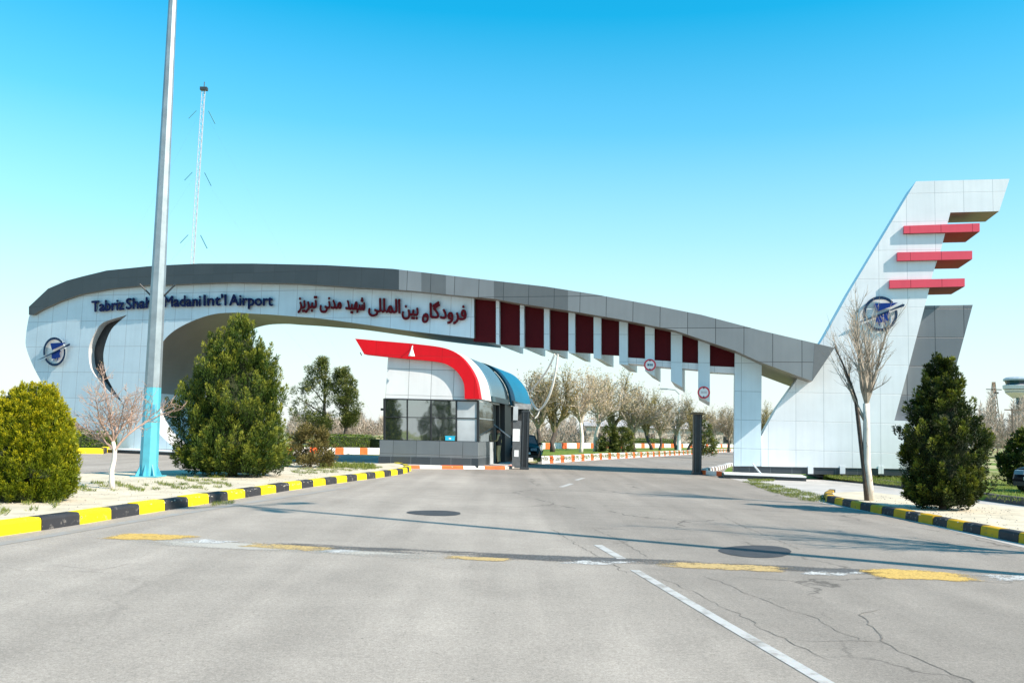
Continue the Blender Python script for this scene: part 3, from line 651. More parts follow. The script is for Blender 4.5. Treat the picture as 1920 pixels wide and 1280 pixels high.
# tail tower, white, leaning outline with the stepped trailing edge
tw = [(1427, 818), (1457, 764), (1494, 712), (1549, 626), (1594, 545), (1655.6, 443), (1717.5, 340), (1893, 335.5), (1873.6, 396), (1782, 398.5), (1778, 414), (1764, 469), (1748.5, 514), (1740, 551), (1706, 680), (1677, 788), (1775, 791), (1768, 880), (1427.5, 874)]
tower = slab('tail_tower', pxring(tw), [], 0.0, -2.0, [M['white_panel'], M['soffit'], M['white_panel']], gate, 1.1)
for p in tower.data.polygons:  # downward faces take the brown darkened for shade
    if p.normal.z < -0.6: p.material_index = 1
slab('grey_back_panel', pxring([(1728, 573), (1824, 571.5), (1790, 697), (1766, 793), (1668, 793)], -0.35), [], -0.35, -1.7, [M['grey_panel'], M['grey_panel'], M['grey_panel']], gate, 1.1)
for (x0, y0, x1, y1, b0, b1) in [(1695, 423.5, 1837, 418.5, 437.8, 434.2), (1682.4, 473.2, 1823, 470.2, 489, 486), (1668, 525, 1809, 521.8, 540.4, 537)]:
    b = slab('red_bar', pxring([(x0, y0), (x1, y1), (x1, b1), (x0, b0)], 0.17), [], 0.17, -2.05, [M['bar_red'], M['bar_shade'], M['bar_red']], tower, 1.2)
    for p in b.data.polygons:  # bar undersides take the red darkened for shade
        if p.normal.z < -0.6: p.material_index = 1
# plinths
pl_ = slab('plinth', pxring([(1376, 872.5), (1790, 880), (1788, 893), (1375, 886)], -0.05), [], -0.05, -1.6, [M['plinth']] * 3, gate, 1.5)
for x in (1520, 1580, 1652):
    slab('plinth_pier', pxring([(x - 5, 873), (x + 5, 873.3), (x + 5, 888), (x - 5, 888)], 0.03), [], 0.03, -0.1, [M['white_panel']] * 3, gate, 1.5)
slab('plinth', pxring([(214, 840), (345, 842), (345, 848), (218, 846.5)], -0.05), [], -0.05, -4.6, [M['plinth']] * 3, gate, 1.0)
# low step in front: dark face, white top
def step(px0, px1, z, off0, off1):
    a, b = W(px0[0], px0[1], off0)[0], W(px1[0], px1[1], off0)[0]
    mb = MB(); n = 8
    for i in range(n):
        s0, s1 = a + (b - a) * i / n, a + (b - a) * (i + 1) / n
        mb.hexa([W3(s0, 0, off0 - 0.05), W3(s1, 0, off0 - 0.05), W3(s1, 0, off1), W3(s0, 0, off1), W3(s0, z - 0.05, off0 - 0.05), W3(s1, z - 0.05, off0 - 0.05), W3(s1, z - 0.05, off1), W3(s0, z - 0.05, off1)], 0)
        mb.hexa([W3(s0, z - 0.05, off0), W3(s1, z - 0.05, off0), W3(s1, z - 0.05, off1), W3(s0, z - 0.05, off1), W3(s0, z, off0), W3(s1, z, off0), W3(s1, z, off1), W3(s0, z, off1)], 1)
    return mb.build('step', [M['dark'], M['white']], gate)
step((1358, 898), (1512, 893), 0.21, 2.1, -0.06)
step((200, 856), (350, 856), 0.22, 1.6, -0.06)

# emblems
def emblem(cx, cy, rx, ry, off, parent, disc):
    base = MB(); ring = MB(); bird = MB(); wing = MB()
    def P_(u, v, o): return W3(*W(cx + u * rx, cy - v * ry, o), o)
    def ribbon(mb, poly, o0, o1):
        n = len(poly); tr = geometry.tessellate_polygon([[Vector((u, v, 0)) for u, v in poly]])
        vv = [P_(u, v, o0) for u, v in poly] + [P_(u, v, o1) for u, v in poly]
        mb.add(vv, [tuple(t) for t in tr] + [tuple(i + n for i in t) for t in tr] + [(i, (i + 1) % n, (i + 1) % n + n, i + n) for i in range(n)])
    def arc(a0, a1, r0, r1, n=28):
        o = [(r1 * math.cos(a0 + (a1 - a0) * i / n), r1 * math.sin(a0 + (a1 - a0) * i / n)) for i in range(n + 1)]
        return o + [(r0 * math.cos(a0 + (a1 - a0) * i / n), r0 * math.sin(a0 + (a1 - a0) * i / n)) for i in range(n, -1, -1)]
    if disc: ribbon(base, [(0.93 * math.cos(2 * math.pi * i / 40), 0.93 * math.sin(2 * math.pi * i / 40)) for i in range(40)], off * 0.3, 0.003)
    ribbon(ring, arc(R(42), R(196), 0.84, 1.0), off, off - 0.06)
    ribbon(ring, arc(R(212), R(372), 0.84, 1.0), off, off - 0.06)
    up = [(-0.38, 0.58), (0.25, 0.61), (1.02, 0.63), (0.66, 0.42), (0.05, 0.20), (-0.22, 0.10)]
    lo_ = [(-0.26, -0.14), (0.46, 0.15), (0.58, 0.06), (0.46, -0.12), (0.54, -0.40), (0.26, -0.42), (0.02, -0.52), (-0.24, -0.48)]
    ribbon(bird, up, off + 0.01, off - 0.05); ribbon(bird, lo_, off + 0.01, off - 0.05)
    ribbon(bird, [(-0.10, -0.53), (-0.03, -0.53), (-0.01, -0.68), (-0.08, -0.68)], off + 0.01, off - 0.05)
    ribbon(bird, [(0.24, -0.42), (0.32, -0.42), (0.34, -0.62), (0.26, -0.62)], off + 0.01, off - 0.05)
    ribbon(wing, [(-1.58, -0.60), (-1.0, -0.38), (-0.3, -0.10), (0.5, 0.20), (1.30, 0.56), (1.42, 0.53), (1.36, 0.42), (0.92, 0.28), (0.4, 0.10), (-0.10, -0.12), (-0.6, -0.30), (-1.1, -0.48)], off + 0.05, off - 0.03)
    e = ring.build('emblem', M['ringblue'], parent)
    if disc: base.build('emblem_disc', M['white'], e)
    bird.build('emblem_bird', M['blue'], e); wing.build('emblem_wing', M['ringblue'], e)
emblem(102, 659, 21, 27, 0.22, arch, True)
emblem(1650.5, 588, 32.5, 32.7, 0.14, tower, False)

# lettering
def text_mesh(body, bold):
    c = bpy.data.curves.new('lettering', 'FONT'); c.body = body; c.resolution_u = 3
    o = bpy.data.objects.new('lettering', c); COL.objects.link(o)
    bpy.context.view_layer.update()
    me = bpy.data.meshes.new_from_object(o.evaluated_get(bpy.context.evaluated_depsgraph_get()))
    v = [(q.co.x, q.co.y) for q in me.vertices]; f = [tuple(p.vertices) for p in me.polygons]
    bpy.data.objects.remove(o); bpy.data.curves.remove(c); bpy.data.meshes.remove(me)
    # border edges for the sides
    cnt = {}
    for p in f:
        for i in range(len(p)):
            a, b = p[i], p[(i + 1) % len(p)]; cnt[(a, b)] = 1
    border = [(a, b) for (a, b) in cnt if (b, a) not in cnt]
    return v, f, border
def inscription(body, xL, xR, yL, yR, vs, m, parent, off=0.16, bold=((0, 0),)):
    v, f, border = text_mesh(body, bold)
    x0 = min(p[0] for p in v); x1 = max(p[0] for p in v)
    mb = MB()
    for k, (dx, dy) in enumerate(bold):
        o0 = off + 0.0015 * k; o1 = off - 0.10
        def mp(p, o):
            t = (p[0] - x0) / (x1 - x0); px = xL + t * (xR - xL) + dx; py = yL + (yR - yL) * t - p[1] * vs + dy
            return W3(*W(px, py, o), o)
        n = len(v)
        mb.add([mp(p, o0) for p in v] + [mp(p, o1) for p in v], list(f) + [(a, a + n, b + n, b) for a, b in border])
    return mb.build('inscription', m, parent, fix=False)
B5 = ((0, 0), (0.9, 0), (-0.9, 0), (0, 0.7), (0, -0.7), (0.6, 0.5), (-0.6, -0.5))
for t_, a, b, ya, yb_ in [("Tabriz", 172, 232, 584.5, 580), ("Shahid", 236.5, 303, 579.5, 575.5), ("Madani", 308, 376, 575, 573.5), ("Int'l", 382, 424, 573, 572), ("Airport", 430, 511, 572, 573)]:
    inscription(t_, a, b, ya, yb_, 29, M['navy'], arch, bold=B5)
B6 = ((0, 0), (1.1, 0), (-1.1, 0), (0, 0.9), (0, -0.9), (0.8, 0.7), (-0.8, -0.7), (0.8, -0.7), (-0.8, 0.7))
for t_, a, b, ya, yb_, vs in [("\uFEB0\uFBFE\uFEAE\uFE92\uFE97", 558.5, 594, 578, 577, 36), ("\uFBFD\uFEE7\uFEAA\uFEE3", 600, 640, 578, 578.5, 34), ("\uFEAA\uFBFF\uFEEC\uFEB7", 648, 684, 579.5, 581.5, 36),
                          ("\uFBFD\uFEE0\uFEE0\uFEE4\uFEDF\uFE8D", 691, 750, 584, 587, 36), ("\uFEE6\uFBFF\uFE91", 754, 784, 590, 591.5, 36), ("\uFE8E\uFB94\uFEA9\uFEED\uFEAE\uFED3", 806, 874, 595.5, 600, 38)]:
    inscription(t_, a, b, ya, yb_, vs, M['maroon_letter'], arch, bold=B6)
# the round closing letter of the first word
q = MB(); kk = 24; o_ = [(797.5 + 6.8 * math.cos(a) * (1 - 0.12 * math.sin(a)), 596 - 9.5 * math.sin(a) - 1.5 * math.cos(a)) for a in [2 * math.pi * i / kk for i in range(kk)]]
i_ = [(797.3 + 2.6 * math.cos(a), 597.2 - 3.6 * math.sin(a)) for a in [2 * math.pi * i / kk for i in range(kk)]]
vv = [W3(*W(x, y, 0.16), 0.16) for x, y in o_ + i_] + [W3(*W(x, y, 0.06), 0.06) for x, y in o_ + i_]
q.add(vv, [f for i in range(kk) for f in ((i, (i + 1) % kk, kk + (i + 1) % kk, kk + i), (i, i + 2 * kk, (i + 1) % kk + 2 * kk, (i + 1) % kk), (kk + i, kk + (i + 1) % kk, 3 * kk + (i + 1) % kk, 3 * kk + i))])
q.build('inscription', M['maroon_letter'], arch)

# ------------------------------------------------------------------ guard booth
YB = 41.3
BD = Vector((math.sin(R(10.4)), math.cos(R(10.4)), 0))
def Bf(px, py, o=0.0): return V(px, py, YB) + BD * o
def glass_mat(name, tint=(0.03, 0.04, 0.04), refl=0.45, through=0.35):
    m, t, b = new_mat(name); N, L = t.nodes.new, t.links.new
    t.nodes.remove(b)
    df = N('ShaderNodeBsdfDiffuse'); df.inputs[0].default_value = tint + (1,)
    tr = N('ShaderNodeBsdfTransparent'); tr.inputs[0].default_value = (0.75, 0.85, 0.85, 1)
    gl = N('ShaderNodeBsdfGlossy'); gl.inputs['Roughness'].default_value = 0.03; gl.inputs[0].default_value = (0.85, 0.9, 0.92, 1)
    tc = N('ShaderNodeTexCoord'); nz = N('ShaderNodeTexNoise'); nz.inputs['Scale'].default_value = 0.8; L(tc.outputs['Object'], nz.inputs[0])
    bp = N('ShaderNodeBump'); bp.inputs['Strength'].default_value = 0.06; bp.inputs['Distance'].default_value = 0.1; L(nz.outputs['Fac'], bp.inputs['Height']); L(bp.outputs[0], gl.inputs['Normal'])
    a = N('ShaderNodeMixShader'); a.inputs[0].default_value = through; L(df.outputs[0], a.inputs[1]); L(tr.outputs[0], a.inputs[2])
    c = N('ShaderNodeMixShader'); c.inputs[0].default_value = refl; L(a.outputs[0], c.inputs[1]); L(gl.outputs[0], c.inputs[2])
    L(c.outputs[0], t.nodes['Material Output'].inputs[0]); return m
M['glass'] = glass_mat('window_glass')
M['booth_panel'] = panel_mat('booth_white_panel', (0.66, 0.67, 0.68), (0.64, 0.65, 0.66), 1.02, 1.19, seam=(0.30, 0.31, 0.32), ms=0.014, shift=(0.55, 0.35))
M['booth_base'] = panel_mat('booth_grey_tile', (0.115, 0.135, 0.15), (0.14, 0.16, 0.175), 1.04, 0.71, seam=(0.05, 0.06, 0.065), ms=0.012, shift=(0.1, 0.13))
M['pale_panel'] = mat('pale_grey_panel', (0.42, 0.45, 0.47), 0.3, 0.15, 1.3)
M['roof_blue'] = mat('teal_blue_roof_sheet', (0.002, 0.125, 0.225), 0.5, 0.08, 0.7, spec=0.2)
M['roof_grey'] = mat('blue_grey_roof_sheet', (0.17, 0.25, 0.30), 0.22, 0.08, 0.7, metal=0.5)
M['roof_trim'] = mat('dark_teal_trim', (0.02, 0.055, 0.07), 0.4, 0.08)
M['roof_pale'] = mat('pale_roof_sheet', (0.52, 0.50, 0.50), 0.4, 0.05)
booth = empty('guard_booth', Bf(805, 870), 'white guard booth with a big red curved roof edge, dark windows and long blue canopy', 'booth')
def uvprism(name, pts, d, mats, parent, midx_front=0):
    pts = [Vector(p) for p in pts]; n = len(pts); d = Vector(d)
    tr = [tuple(t) for t in geometry.tessellate_polygon([pts])]
    v = pts + [p + d for p in pts]; f = tr + [tuple(i + n for i in reversed(t)) for t in tr]
    f += [(i, (i + 1) % n, (i + 1) % n + n, i + n) for i in range(n)]
    uv = [[(v[i].x + v[i].y * 0.9 - 0.9 * YB, v[i].z) for i in q] for q in f]
    o = mesh_obj(name, v, f, mats, parent, None, uv)
    bm = bmesh.new(); bm.from_mesh(o.data); bmesh.ops.recalc_face_normals(bm, faces=bm.faces); bm.to_mesh(o.data); bm.free()
    return o
uvprism('base', [Bf(713.5, 824.5, -0.12), Bf(897.5, 828, -0.12), Bf(897.5, 874, -0.12), Bf(712.5, 870, -0.12)], BD * 2.7, M['booth_base'], booth)
uvprism('base_plinth', [Bf(711.5, 855, -0.14), Bf(898, 858, -0.14), Bf(898, 876, -0.14), Bf(711, 872, -0.14)], BD * 2.5, M['plinth'], booth)
uvprism('wall', [Bf(728, 662), Bf(838, 676), Bf(868, 700), Bf(880, 748), Bf(897, 748), Bf(897, 752), Bf(722.5, 747)], BD * 5.0, M['booth_panel'], booth)
uvprism('wall', [Bf(836, 676, -0.004), Bf(860, 690, -0.004), Bf(876, 715, -0.004), Bf(890, 748.5, -0.004), Bf(858, 748, -0.004)], BD * 0.1, M['booth_panel'], booth)
uvprism('side_panel', [Bf(857, 751.2), Bf(896, 752), Bf(896, 828), Bf(857, 827)], BD * 0.12, M['pale_panel'], booth)
mb = MB()
def barp(a, b, hw, dep=0.09, o=-0.05):
    a, b = Bf(*a, o), Bf(*b, o); d = (b - a).normalized(); n = Vector((-d.z, 0, d.x)) * hw
    mb.prism([a - n, a + n, b + n, b - n], BD * dep, 0)
for a, b, hw in [((721, 747), (721, 826), 0.045), ((764, 748), (764, 827), 0.03), ((808.5, 749), (808.5, 828), 0.03), ((856, 750), (856, 829), 0.035), ((896.5, 751), (896.5, 829), 0.05)]: barp(a, b, hw, o=-0.05)
for a, b, hw in [((721, 747.5), (896, 751.5), 0.03), ((721, 781.5), (896, 784), 0.018), ((721, 825), (896, 828.3), 0.03)]: barp(a, b, hw, 0.085, -0.047)
frame = mb.build('window_frame', M['black'], booth)
for x0, x1 in ((722, 763), (765, 807.5), (809.5, 855)):
    for r0, r1 in (((747.8, 0.023), (781.2, 0.014)), ((782.2, 0.014), (825, 0.02))):
        uvprism('window_pane', [Bf(x0, r0[0] + (x0 - 721) * r0[1]), Bf(x1, r0[0] + (x1 - 721) * r0[1]), Bf(x1, r1[0] + (x1 - 721) * r1[1]), Bf(x0, r1[0] + (x0 - 721) * r1[1])], BD * 0.02, M['glass'], frame)
# dim inside: back wall, left wall, desk
inn = mat('dim_interior', (0.10, 0.10, 0.09), 0.8, 0.3, 0.8)
mb = MB()
mb.hexa([Bf(724, 868, 4.6), Bf(890, 871, 4.6), Bf(890, 871, 4.9), Bf(724, 868, 4.9), Bf(724, 745, 4.6), Bf(890, 748, 4.6), Bf(890, 748, 4.9), Bf(724, 745, 4.9)])
mb.hexa([Bf(722.5, 868, 0.1), Bf(725, 868, 0.1), Bf(725, 868, 4.6), Bf(722.5, 868, 4.6), Bf(722.5, 748, 0.1), Bf(725, 748, 0.1), Bf(725, 748, 4.6), Bf(722.5, 748, 4.6)])
mb.build('inner_wall', inn, booth)
mb = MB(); mb.hexa([Bf(735, 835, 1.2), Bf(850, 836, 1.2), Bf(850, 836, 2.2), Bf(735, 835, 2.2), Bf(735, 832, 1.2), Bf(850, 833, 1.2), Bf(850, 833, 2.2), Bf(735, 832, 2.2)])
mb.build('counter', M['dark'], booth)
# right side: low panel, glass, frames, door
def side(o0, o1, y0, y1, m, name, th=0.06, inset=0.0, parent=None):
    a, b = Bf(897, y0), Bf(897, y1); x = Vector((-1, 0, 0)) * th; i = Vector((-inset, 0, 0))
    q = MB(); q.hexa([b + BD * o0 + x + i, b + BD * o0 + i, b + BD * o1 + i, b + BD * o1 + x + i, a + BD * o0 + x + i, a + BD * o0 + i, a + BD * o1 + i, a + BD * o1 + x + i])
    return q.build(name, m, parent or booth)
side(2.62, 3.4, 829, 873, M['pale_panel'], 'side_panel')
side(0.15, 3.4, 752, 827.5, M['glass'], 'side_window', 0.03, 0.02)
side(3.44, 3.56, 752, 873, M['black'], 'door_frame', 0.1)
side(5.0, 5.12, 752, 873, M['black'], 'door_frame', 0.1)
side(3.56, 4.95, 755, 872, M['dark'], 'door', 0.05, 1.2)
side(0.15, 3.4, 783, 785, M['steel'], 'glazing_bar', 0.05, -0.015)
# curved roof
outer = [(670, 636)] + catmull([(775, 645), (830, 652), (858, 663), (880, 685), (895, 713), (902, 748)], 5)
innr = catmull([(874, 748), (873, 722), (866, 706), (855, 693), (838, 683), (815, 678), (760, 673)], 5) + [(687, 665)]
uvprism('red_roof_edge', [Bf(x, y, -0.30) for x, y in outer + innr], BD * 0.5, M['red'], booth)
def inset(poly, k):                                      # shell line a little inside the outer profile
    cx, cy = 800, 735
    return [(x + (cx - x) * k, y + (cy - y) * k) for x, y in poly]
def shell(name, o0, o1, m, k0=0.0, k1=0.05, cut=None):
    po = inset(outer, k0) if k0 else list(outer)
    if cut: po = [p for p in po if p[1] < cut or p[0] < 850]
    pi = inset(po, k1)[::-1]
    ring = po + pi; n = len(ring); q = MB()
    a = [Bf(x, y, o0) for x, y in ring]; b = [Bf(x, y, o1) for x, y in ring]; h = len(po)
    fs = [(i, (i + 1) % n, (i + 1) % n + n, i + n) for i in range(n)]
    fs += [(i, n - 1 - i, n - 2 - i, i + 1) for i in range(h - 1)]
    fs += [(i + n, i + 1 + n, 2 * n - 2 - i, 2 * n - 1 - i) for i in range(h - 1)]
    q.add(a + b, fs); return q.build(name, m, booth)
shell('roof', 0.205, 1.0, M['roof_pale'], 0.012)
shell('roof', 1.003, 2.3, M['white'], 0.0)
shell('roof', 2.303, 6.5, M['roof_grey'], 0.014)
shell('roof', 6.503, 8.0, M['black'], 0.06)
shell('roof', 8.003, 14.6, M['roof_blue'], 0.0)
for o0, o1, m in ((2.31, 6.5, 'roof_trim'), (8.01, 14.6, 'roof_trim')):
    q = MB(); a, b = Bf(903.5, 738), Bf(903.5, 749)
    x = Vector((0.05, 0, 0))
    q.hexa([b + BD * o0 - x * 2, b + BD * o0 + x, b + BD * o1 + x, b + BD * o1 - x * 2, a + BD * o0 - x * 2, a + BD * o0 + x * 0.6, a + BD * o1 + x * 0.6, a + BD * o1 - x * 2])
    q.build('roof_trim', M[m], booth)
# ceiling so that the inside is dark, and the pillars of the long canopy
uvprism('ceiling', [Bf(700, 690, 5.2), Bf(800, 690, 5.2), Bf(890, 740, 5.2), Bf(890, 752, 5.2), Bf(700, 752, 5.2)], BD * 0.1, M['dark'], booth)
q = MB(); a = Bf(896, 745); b = Bf(896, 873)
for o0, o1, w0 in ((6.6, 8.4, 0.9),):
    q.hexa([b + BD * o0 - Vector((w0, 0, 0)), b + BD * o0, b + BD * o1, b + BD * o1 - Vector((w0, 0, 0)), a + BD * o0 - Vector((w0, 0, 0)), a + BD * o0, a + BD * o1, a + BD * o1 - Vector((w0, 0, 0))])
q.build('pillar', M['black'], booth)
q = MB()
q.hexa([b + BD * 12.5 - Vector((1.5, 0, 0)), b + BD * 12.5, b + BD * 13.2, b + BD * 13.2 - Vector((1.5, 0, 0)), a + BD * 12.5 - Vector((1.5, 0, 0)), a + BD * 12.5, a + BD * 13.2, a + BD * 13.2 - Vector((1.5, 0, 0))])
q.build('pillar', M['dark'], booth)
# bell lamp on the red edge
lamp = Bf(778, 652, -0.30)
q = MB(); q.tube([lamp, lamp + Vector((0, -0.25, 0.04)), lamp + Vector((0, -0.42, -0.02))], 0.018, 6)
arm = q.build('lamp_arm', M['white'], booth)
q = MB(); c = lamp + Vector((0, -0.42, -0.02))
q.tube([c, c + Vector((0, 0, -0.1)), c + Vector((0, -0.02, -0.2)), c + Vector((0, -0.04, -0.36)), c + Vector((0, -0.04, -0.42))], [0.03, 0.04, 0.07, 0.13, 0.15], 12)
q.build('lamp_bell', M['white'], booth)
q = MB(); c = Bf(717, 767, 0.2); q.box(c - Vector((0.13, 0.1, 0.05)), c + Vector((0.1, 0.1, 0.05))); q.tube([c, Bf(721, 772, 0.2)], 0.02, 5)
q.build('security_camera', M['black'], booth)
q = MB(); c = Bf(678, 666, 0.0); q.tube([c, c + Vector((-0.05, -0.1, 0.12))], 0.02, 5); q.build('bracket', M['dark'], booth)
# blue box on the ledge
q = MB(); c = Bf(844.5, 825.5, -0.09)
q.box(c + Vector((-0.21, -0.025, 0)), c + Vector((0.21, 0.03, 0.17))); q.box(c + Vector((-0.23, -0.03, 0.17)), c + Vector((0.23, 0.032, 0.205)), 0)
q.box(c + Vector((-0.05, -0.032, 0.06)), c + Vector((0.05, -0.024, 0.12)), 1)
tag(q.build('box', [mat('cyan_plastic', (0.02, 0.42, 0.62), 0.4, 0.1), M['white']]), 'small bright blue box on the window ledge of the guard booth', 'box')

# ------------------------------------------------------------------ posts, cabinet, boom, signs, rope
def post(px, pyb, pyt, wd, cap, label):
    b = G(px, pyb, 0.0); h = (pyb - pyt) / F * b.y
    e = empty('gate_post', b, label, 'post', 'black posts either side of the gateway')
    q = MB(); q.box(b + Vector((-wd / 2, -wd / 2, 0)), b + Vector((wd / 2, wd / 2, h))); q.build('post', M['black'], e)
    q = MB(); k = wd / 2 + 0.03; q.box(b + Vector((-k, -k, 0)), b + Vector((k, k, 0.12))); 
    for s_ in (-1, 1): q.box(b + Vector((s_ * wd * 0.3 - 0.03, -wd / 2 - 0.02, 0.12)), b + Vector((s_ * wd * 0.3 + 0.03, -wd / 2 - 0.001, h - 0.02)))
    q.build('post_foot', M['dark'], e)
    q = MB(); k = wd / 2 + cap; q.box(b + Vector((-k, -k, h)), b + Vector((k, k, h + 0.07))); q.box(b + Vector((-k * .7, -k * .7, h + 0.07)), b + Vector((k * .7, k * .7, h + 0.10)))
    q.build('post_cap', M['dark'] if cap < 0.05 else mat('rusty_cap', (0.16, 0.11, 0.06), 0.7, 0.2), e)
post(983, 880, 774, 0.36, 0.02, 'black gateway post beside the blue canopy of the booth')
post(1306.5, 889.5, 778, 0.36, 0.13, 'black gateway post with wide brown cap, standing alone near the white leg')
kb = Bf(967, 872, 2.2); kb = G(967.5, 874, 0.135)
kio = empty('cabinet', kb, 'narrow grey cabinet with a white notice, between guard booth and black post', 'cabinet')
q = MB(); q.box(kb + Vector((-0.19, -0.2, 0)), kb + Vector((0.19, 0.2, 2.1))); q.build('body', mat('grey_cabinet', (0.10, 0.105, 0.11), 0.5, 0.15), kio)
q = MB(); q.box(kb + Vector((-0.19, -0.215, 1.15)), kb + Vector((0.13, -0.202, 1.72))); q.build('notice', M['white'], kio)
q = MB(); q.box(kb + Vector((-0.10, -0.215, 0.45)), kb + Vector((0.10, -0.202, 0.75))); q.build('label_plate', M['white'], kio)
q = MB(); q.box(kb + Vector((-0.2, -0.26, 2.12)), kb + Vector((0.02, 0.2, 2.75))); q.build('top_box', M['pale_panel'], kio)
lb = MB(); a = G(966, 874, 0.135)
lb.box(Vector((a.x - 0.1, a.y - 0.1, 2.78)), Vector((a.x + 0.66, a.y + 0.15, 3.02))); lb.build('lintel', mat('lintel_grey', (0.3, 0.3, 0.3), 0.5, 0.2), booth)
# boom arm end with orange and white stripes next to the right post
bb = G(1312, 889)
bm_ = empty('barrier_boom', bb, 'short orange and white striped barrier boom resting low beside the right black post', 'barrier')
q = MB(); pa, pb = G(1309, 889, 0.0) + Vector((0.05, -0.30, 0.12)), G(1357, 895, 0.0) + Vector((0, 0.4, 0.14)); dd = (pb - pa) / 4
for i in range(4): q.obox(pa + dd * (i + 0.5), dd * 0.498, Vector((0, 0.05, 0)), Vector((0, 0, 0.10)), [0, 1, 1, 0][i])
q.build('arm', [M['kerb_orange'], M['kerb_white']], bm_)
q = MB(); q.box(pa + Vector((-0.05, -0.04, -0.12)), pa + Vector((0.08, 0.04, -0.1))); q.build('foot', M['black'], bm_)
q = MB(); q.box(pb + Vector((-0.16, -0.08, -0.14)), pb + Vector((0.06, 0.08, -0.10))); q.build('foot', M['black'], bm_)
# slanting white strut
q = MB(); q.tube([W3(W(1411, 874, 0.3)[0], 0.62, 0.3), W3(W(1428, 888, 1.6)[0], 0.21, 1.6)], 0.035, 6); q.build('strut', M['white'], gate)

def round_sign(px, py, rp, off, label, dark):
    s, z = W(px, py, off); c = W3(s, z, off); n = Pn(s); x = Vector((-n.y, n.x, 0)); r_ = rp / F * c.y
    e = empty('height_limit_sign', c, label, 'traffic sign', 'round height limit signs on the gate fins')
    def disc(r0, r1, o0, o1, m, name, k=36):
        q = MB(); up = Vector((0, 0, 1))
        A = [c + x * math.cos(2 * math.pi * i / k) * r1 + up * math.sin(2 * math.pi * i / k) * r1 for i in range(k)]
        if r0 <= 0: q.prism([p + n * o0 for p in A], n * (o1 - o0))
        else:
            B = [c + x * math.cos(2 * math.pi * i / k) * r0 + up * math.sin(2 * math.pi * i / k) * r0 for i in range(k)]
            v = [p + n * o0 for p in A] + [p + n * o0 for p in B] + [p + n * o1 for p in A] + [p + n * o1 for p in B]
            for i in range(k):
                j = (i + 1) % k
            fs = []
            for i in range(k):
                j = (i + 1) % k
                fs += [(i, j, k + j, k + i), (2 * k + i, 3 * k + i, 3 * k + j, 2 * k + j), (i, 2 * k + i, 2 * k + j, j), (k + i, k + j, 3 * k + j, 3 * k + i)]
            q.add(v, fs)
        return q.build(name, m, e)
    disc(0, r_ * 0.98, 0.0, 0.012, M['white'], 'plate'); disc(r_ * 0.74, r_, 0.013, 0.022, mat('sign_red', (0.60, 0.03, 0.06), 0.4, 0.05), 'rim')
    sd = mat('sign_dark', (0.10, 0.01, 0.04), 0.4, 0.05)
    for sg in (1, -1):
        q = MB(); q.prism([c + n * 0.024 + x * a * r_ + Vector((0, 0, sg * b * r_)) for a, b in ((-0.2, 0.86), (0.2, 0.86), (0, 0.52))], n * 0.004)
        q.build('arrow', sd, e)
    q = MB()
    for a0, a1 in ((-0.42, -0.14), (-0.06, 0.14), (0.22, 0.46)):
        q.prism([c + n * 0.024 + x * a * r_ + Vector((0, 0, b * r_)) for a, b in ((a0, -0.17), (a1, -0.17), (a1, 0.2), (a0, 0.2))], n * 0.004)
    q.build('marking', mat('sign_ink', dark, 0.5, 0.05), e)
    q = MB(); q.tube([c - n * 0.01, c - n * (off + 0.02)], 0.03, 6); q.build('bracket', M['steel'], e)
round_sign(1218.7, 684, 11.3, 0.22, 'round red rimmed height sign with dark blue-grey marking, the higher one of two', (0.06, 0.16, 0.24))
round_sign(1319.6, 735.5, 11.6, 0.22, 'round red rimmed height sign with pale faded marking, the lower one near the white leg', (0.55, 0.50, 0.52))
# white rope hanging from the arch to the canopy
def hang(pts, r_): 
    P3 = [V(x, y, Y) for x, y, Y in pts]; out = []
    for i in range(len(P3) - 1):
        p0, p1, p2, p3 = P3[max(i - 1, 0)], P3[i], P3[i + 1], P3[min(i + 2, len(P3) - 1)]
        for k in range(6):
            t = k / 6; out.append(0.5 * ((2 * p1) + (p2 - p0) * t + (2 * p0 - 5 * p1 + 4 * p2 - p3) * t * t + (3 * p1 - p0 - 3 * p2 + p3) * t ** 3))
    out.append(P3[-1]); q.tube(out, r_, 6)
q = MB()
hang([(1046, 664, 42.6), (1041, 700, 42.8), (1033, 733, 43.0), (1022, 757, 43.3), (1011, 768, 43.6), (1002, 762, 44.0), (995, 748, 44.6)], 0.055)
hang([(1040, 664, 42.6), (1028, 690, 43), (1012, 713, 43.7), (995, 733, 44.6)], 0.045)
hang([(1012, 768, 43.6), (1008, 778, 43.6), (1003, 784, 43.6)], 0.035)
tag(q.build('rope', mat('white_rope', (0.75, 0.72, 0.66), 0.8, 0.15, 9.0)), 'white rope hanging in a loop from the arch to the blue canopy', 'rope')

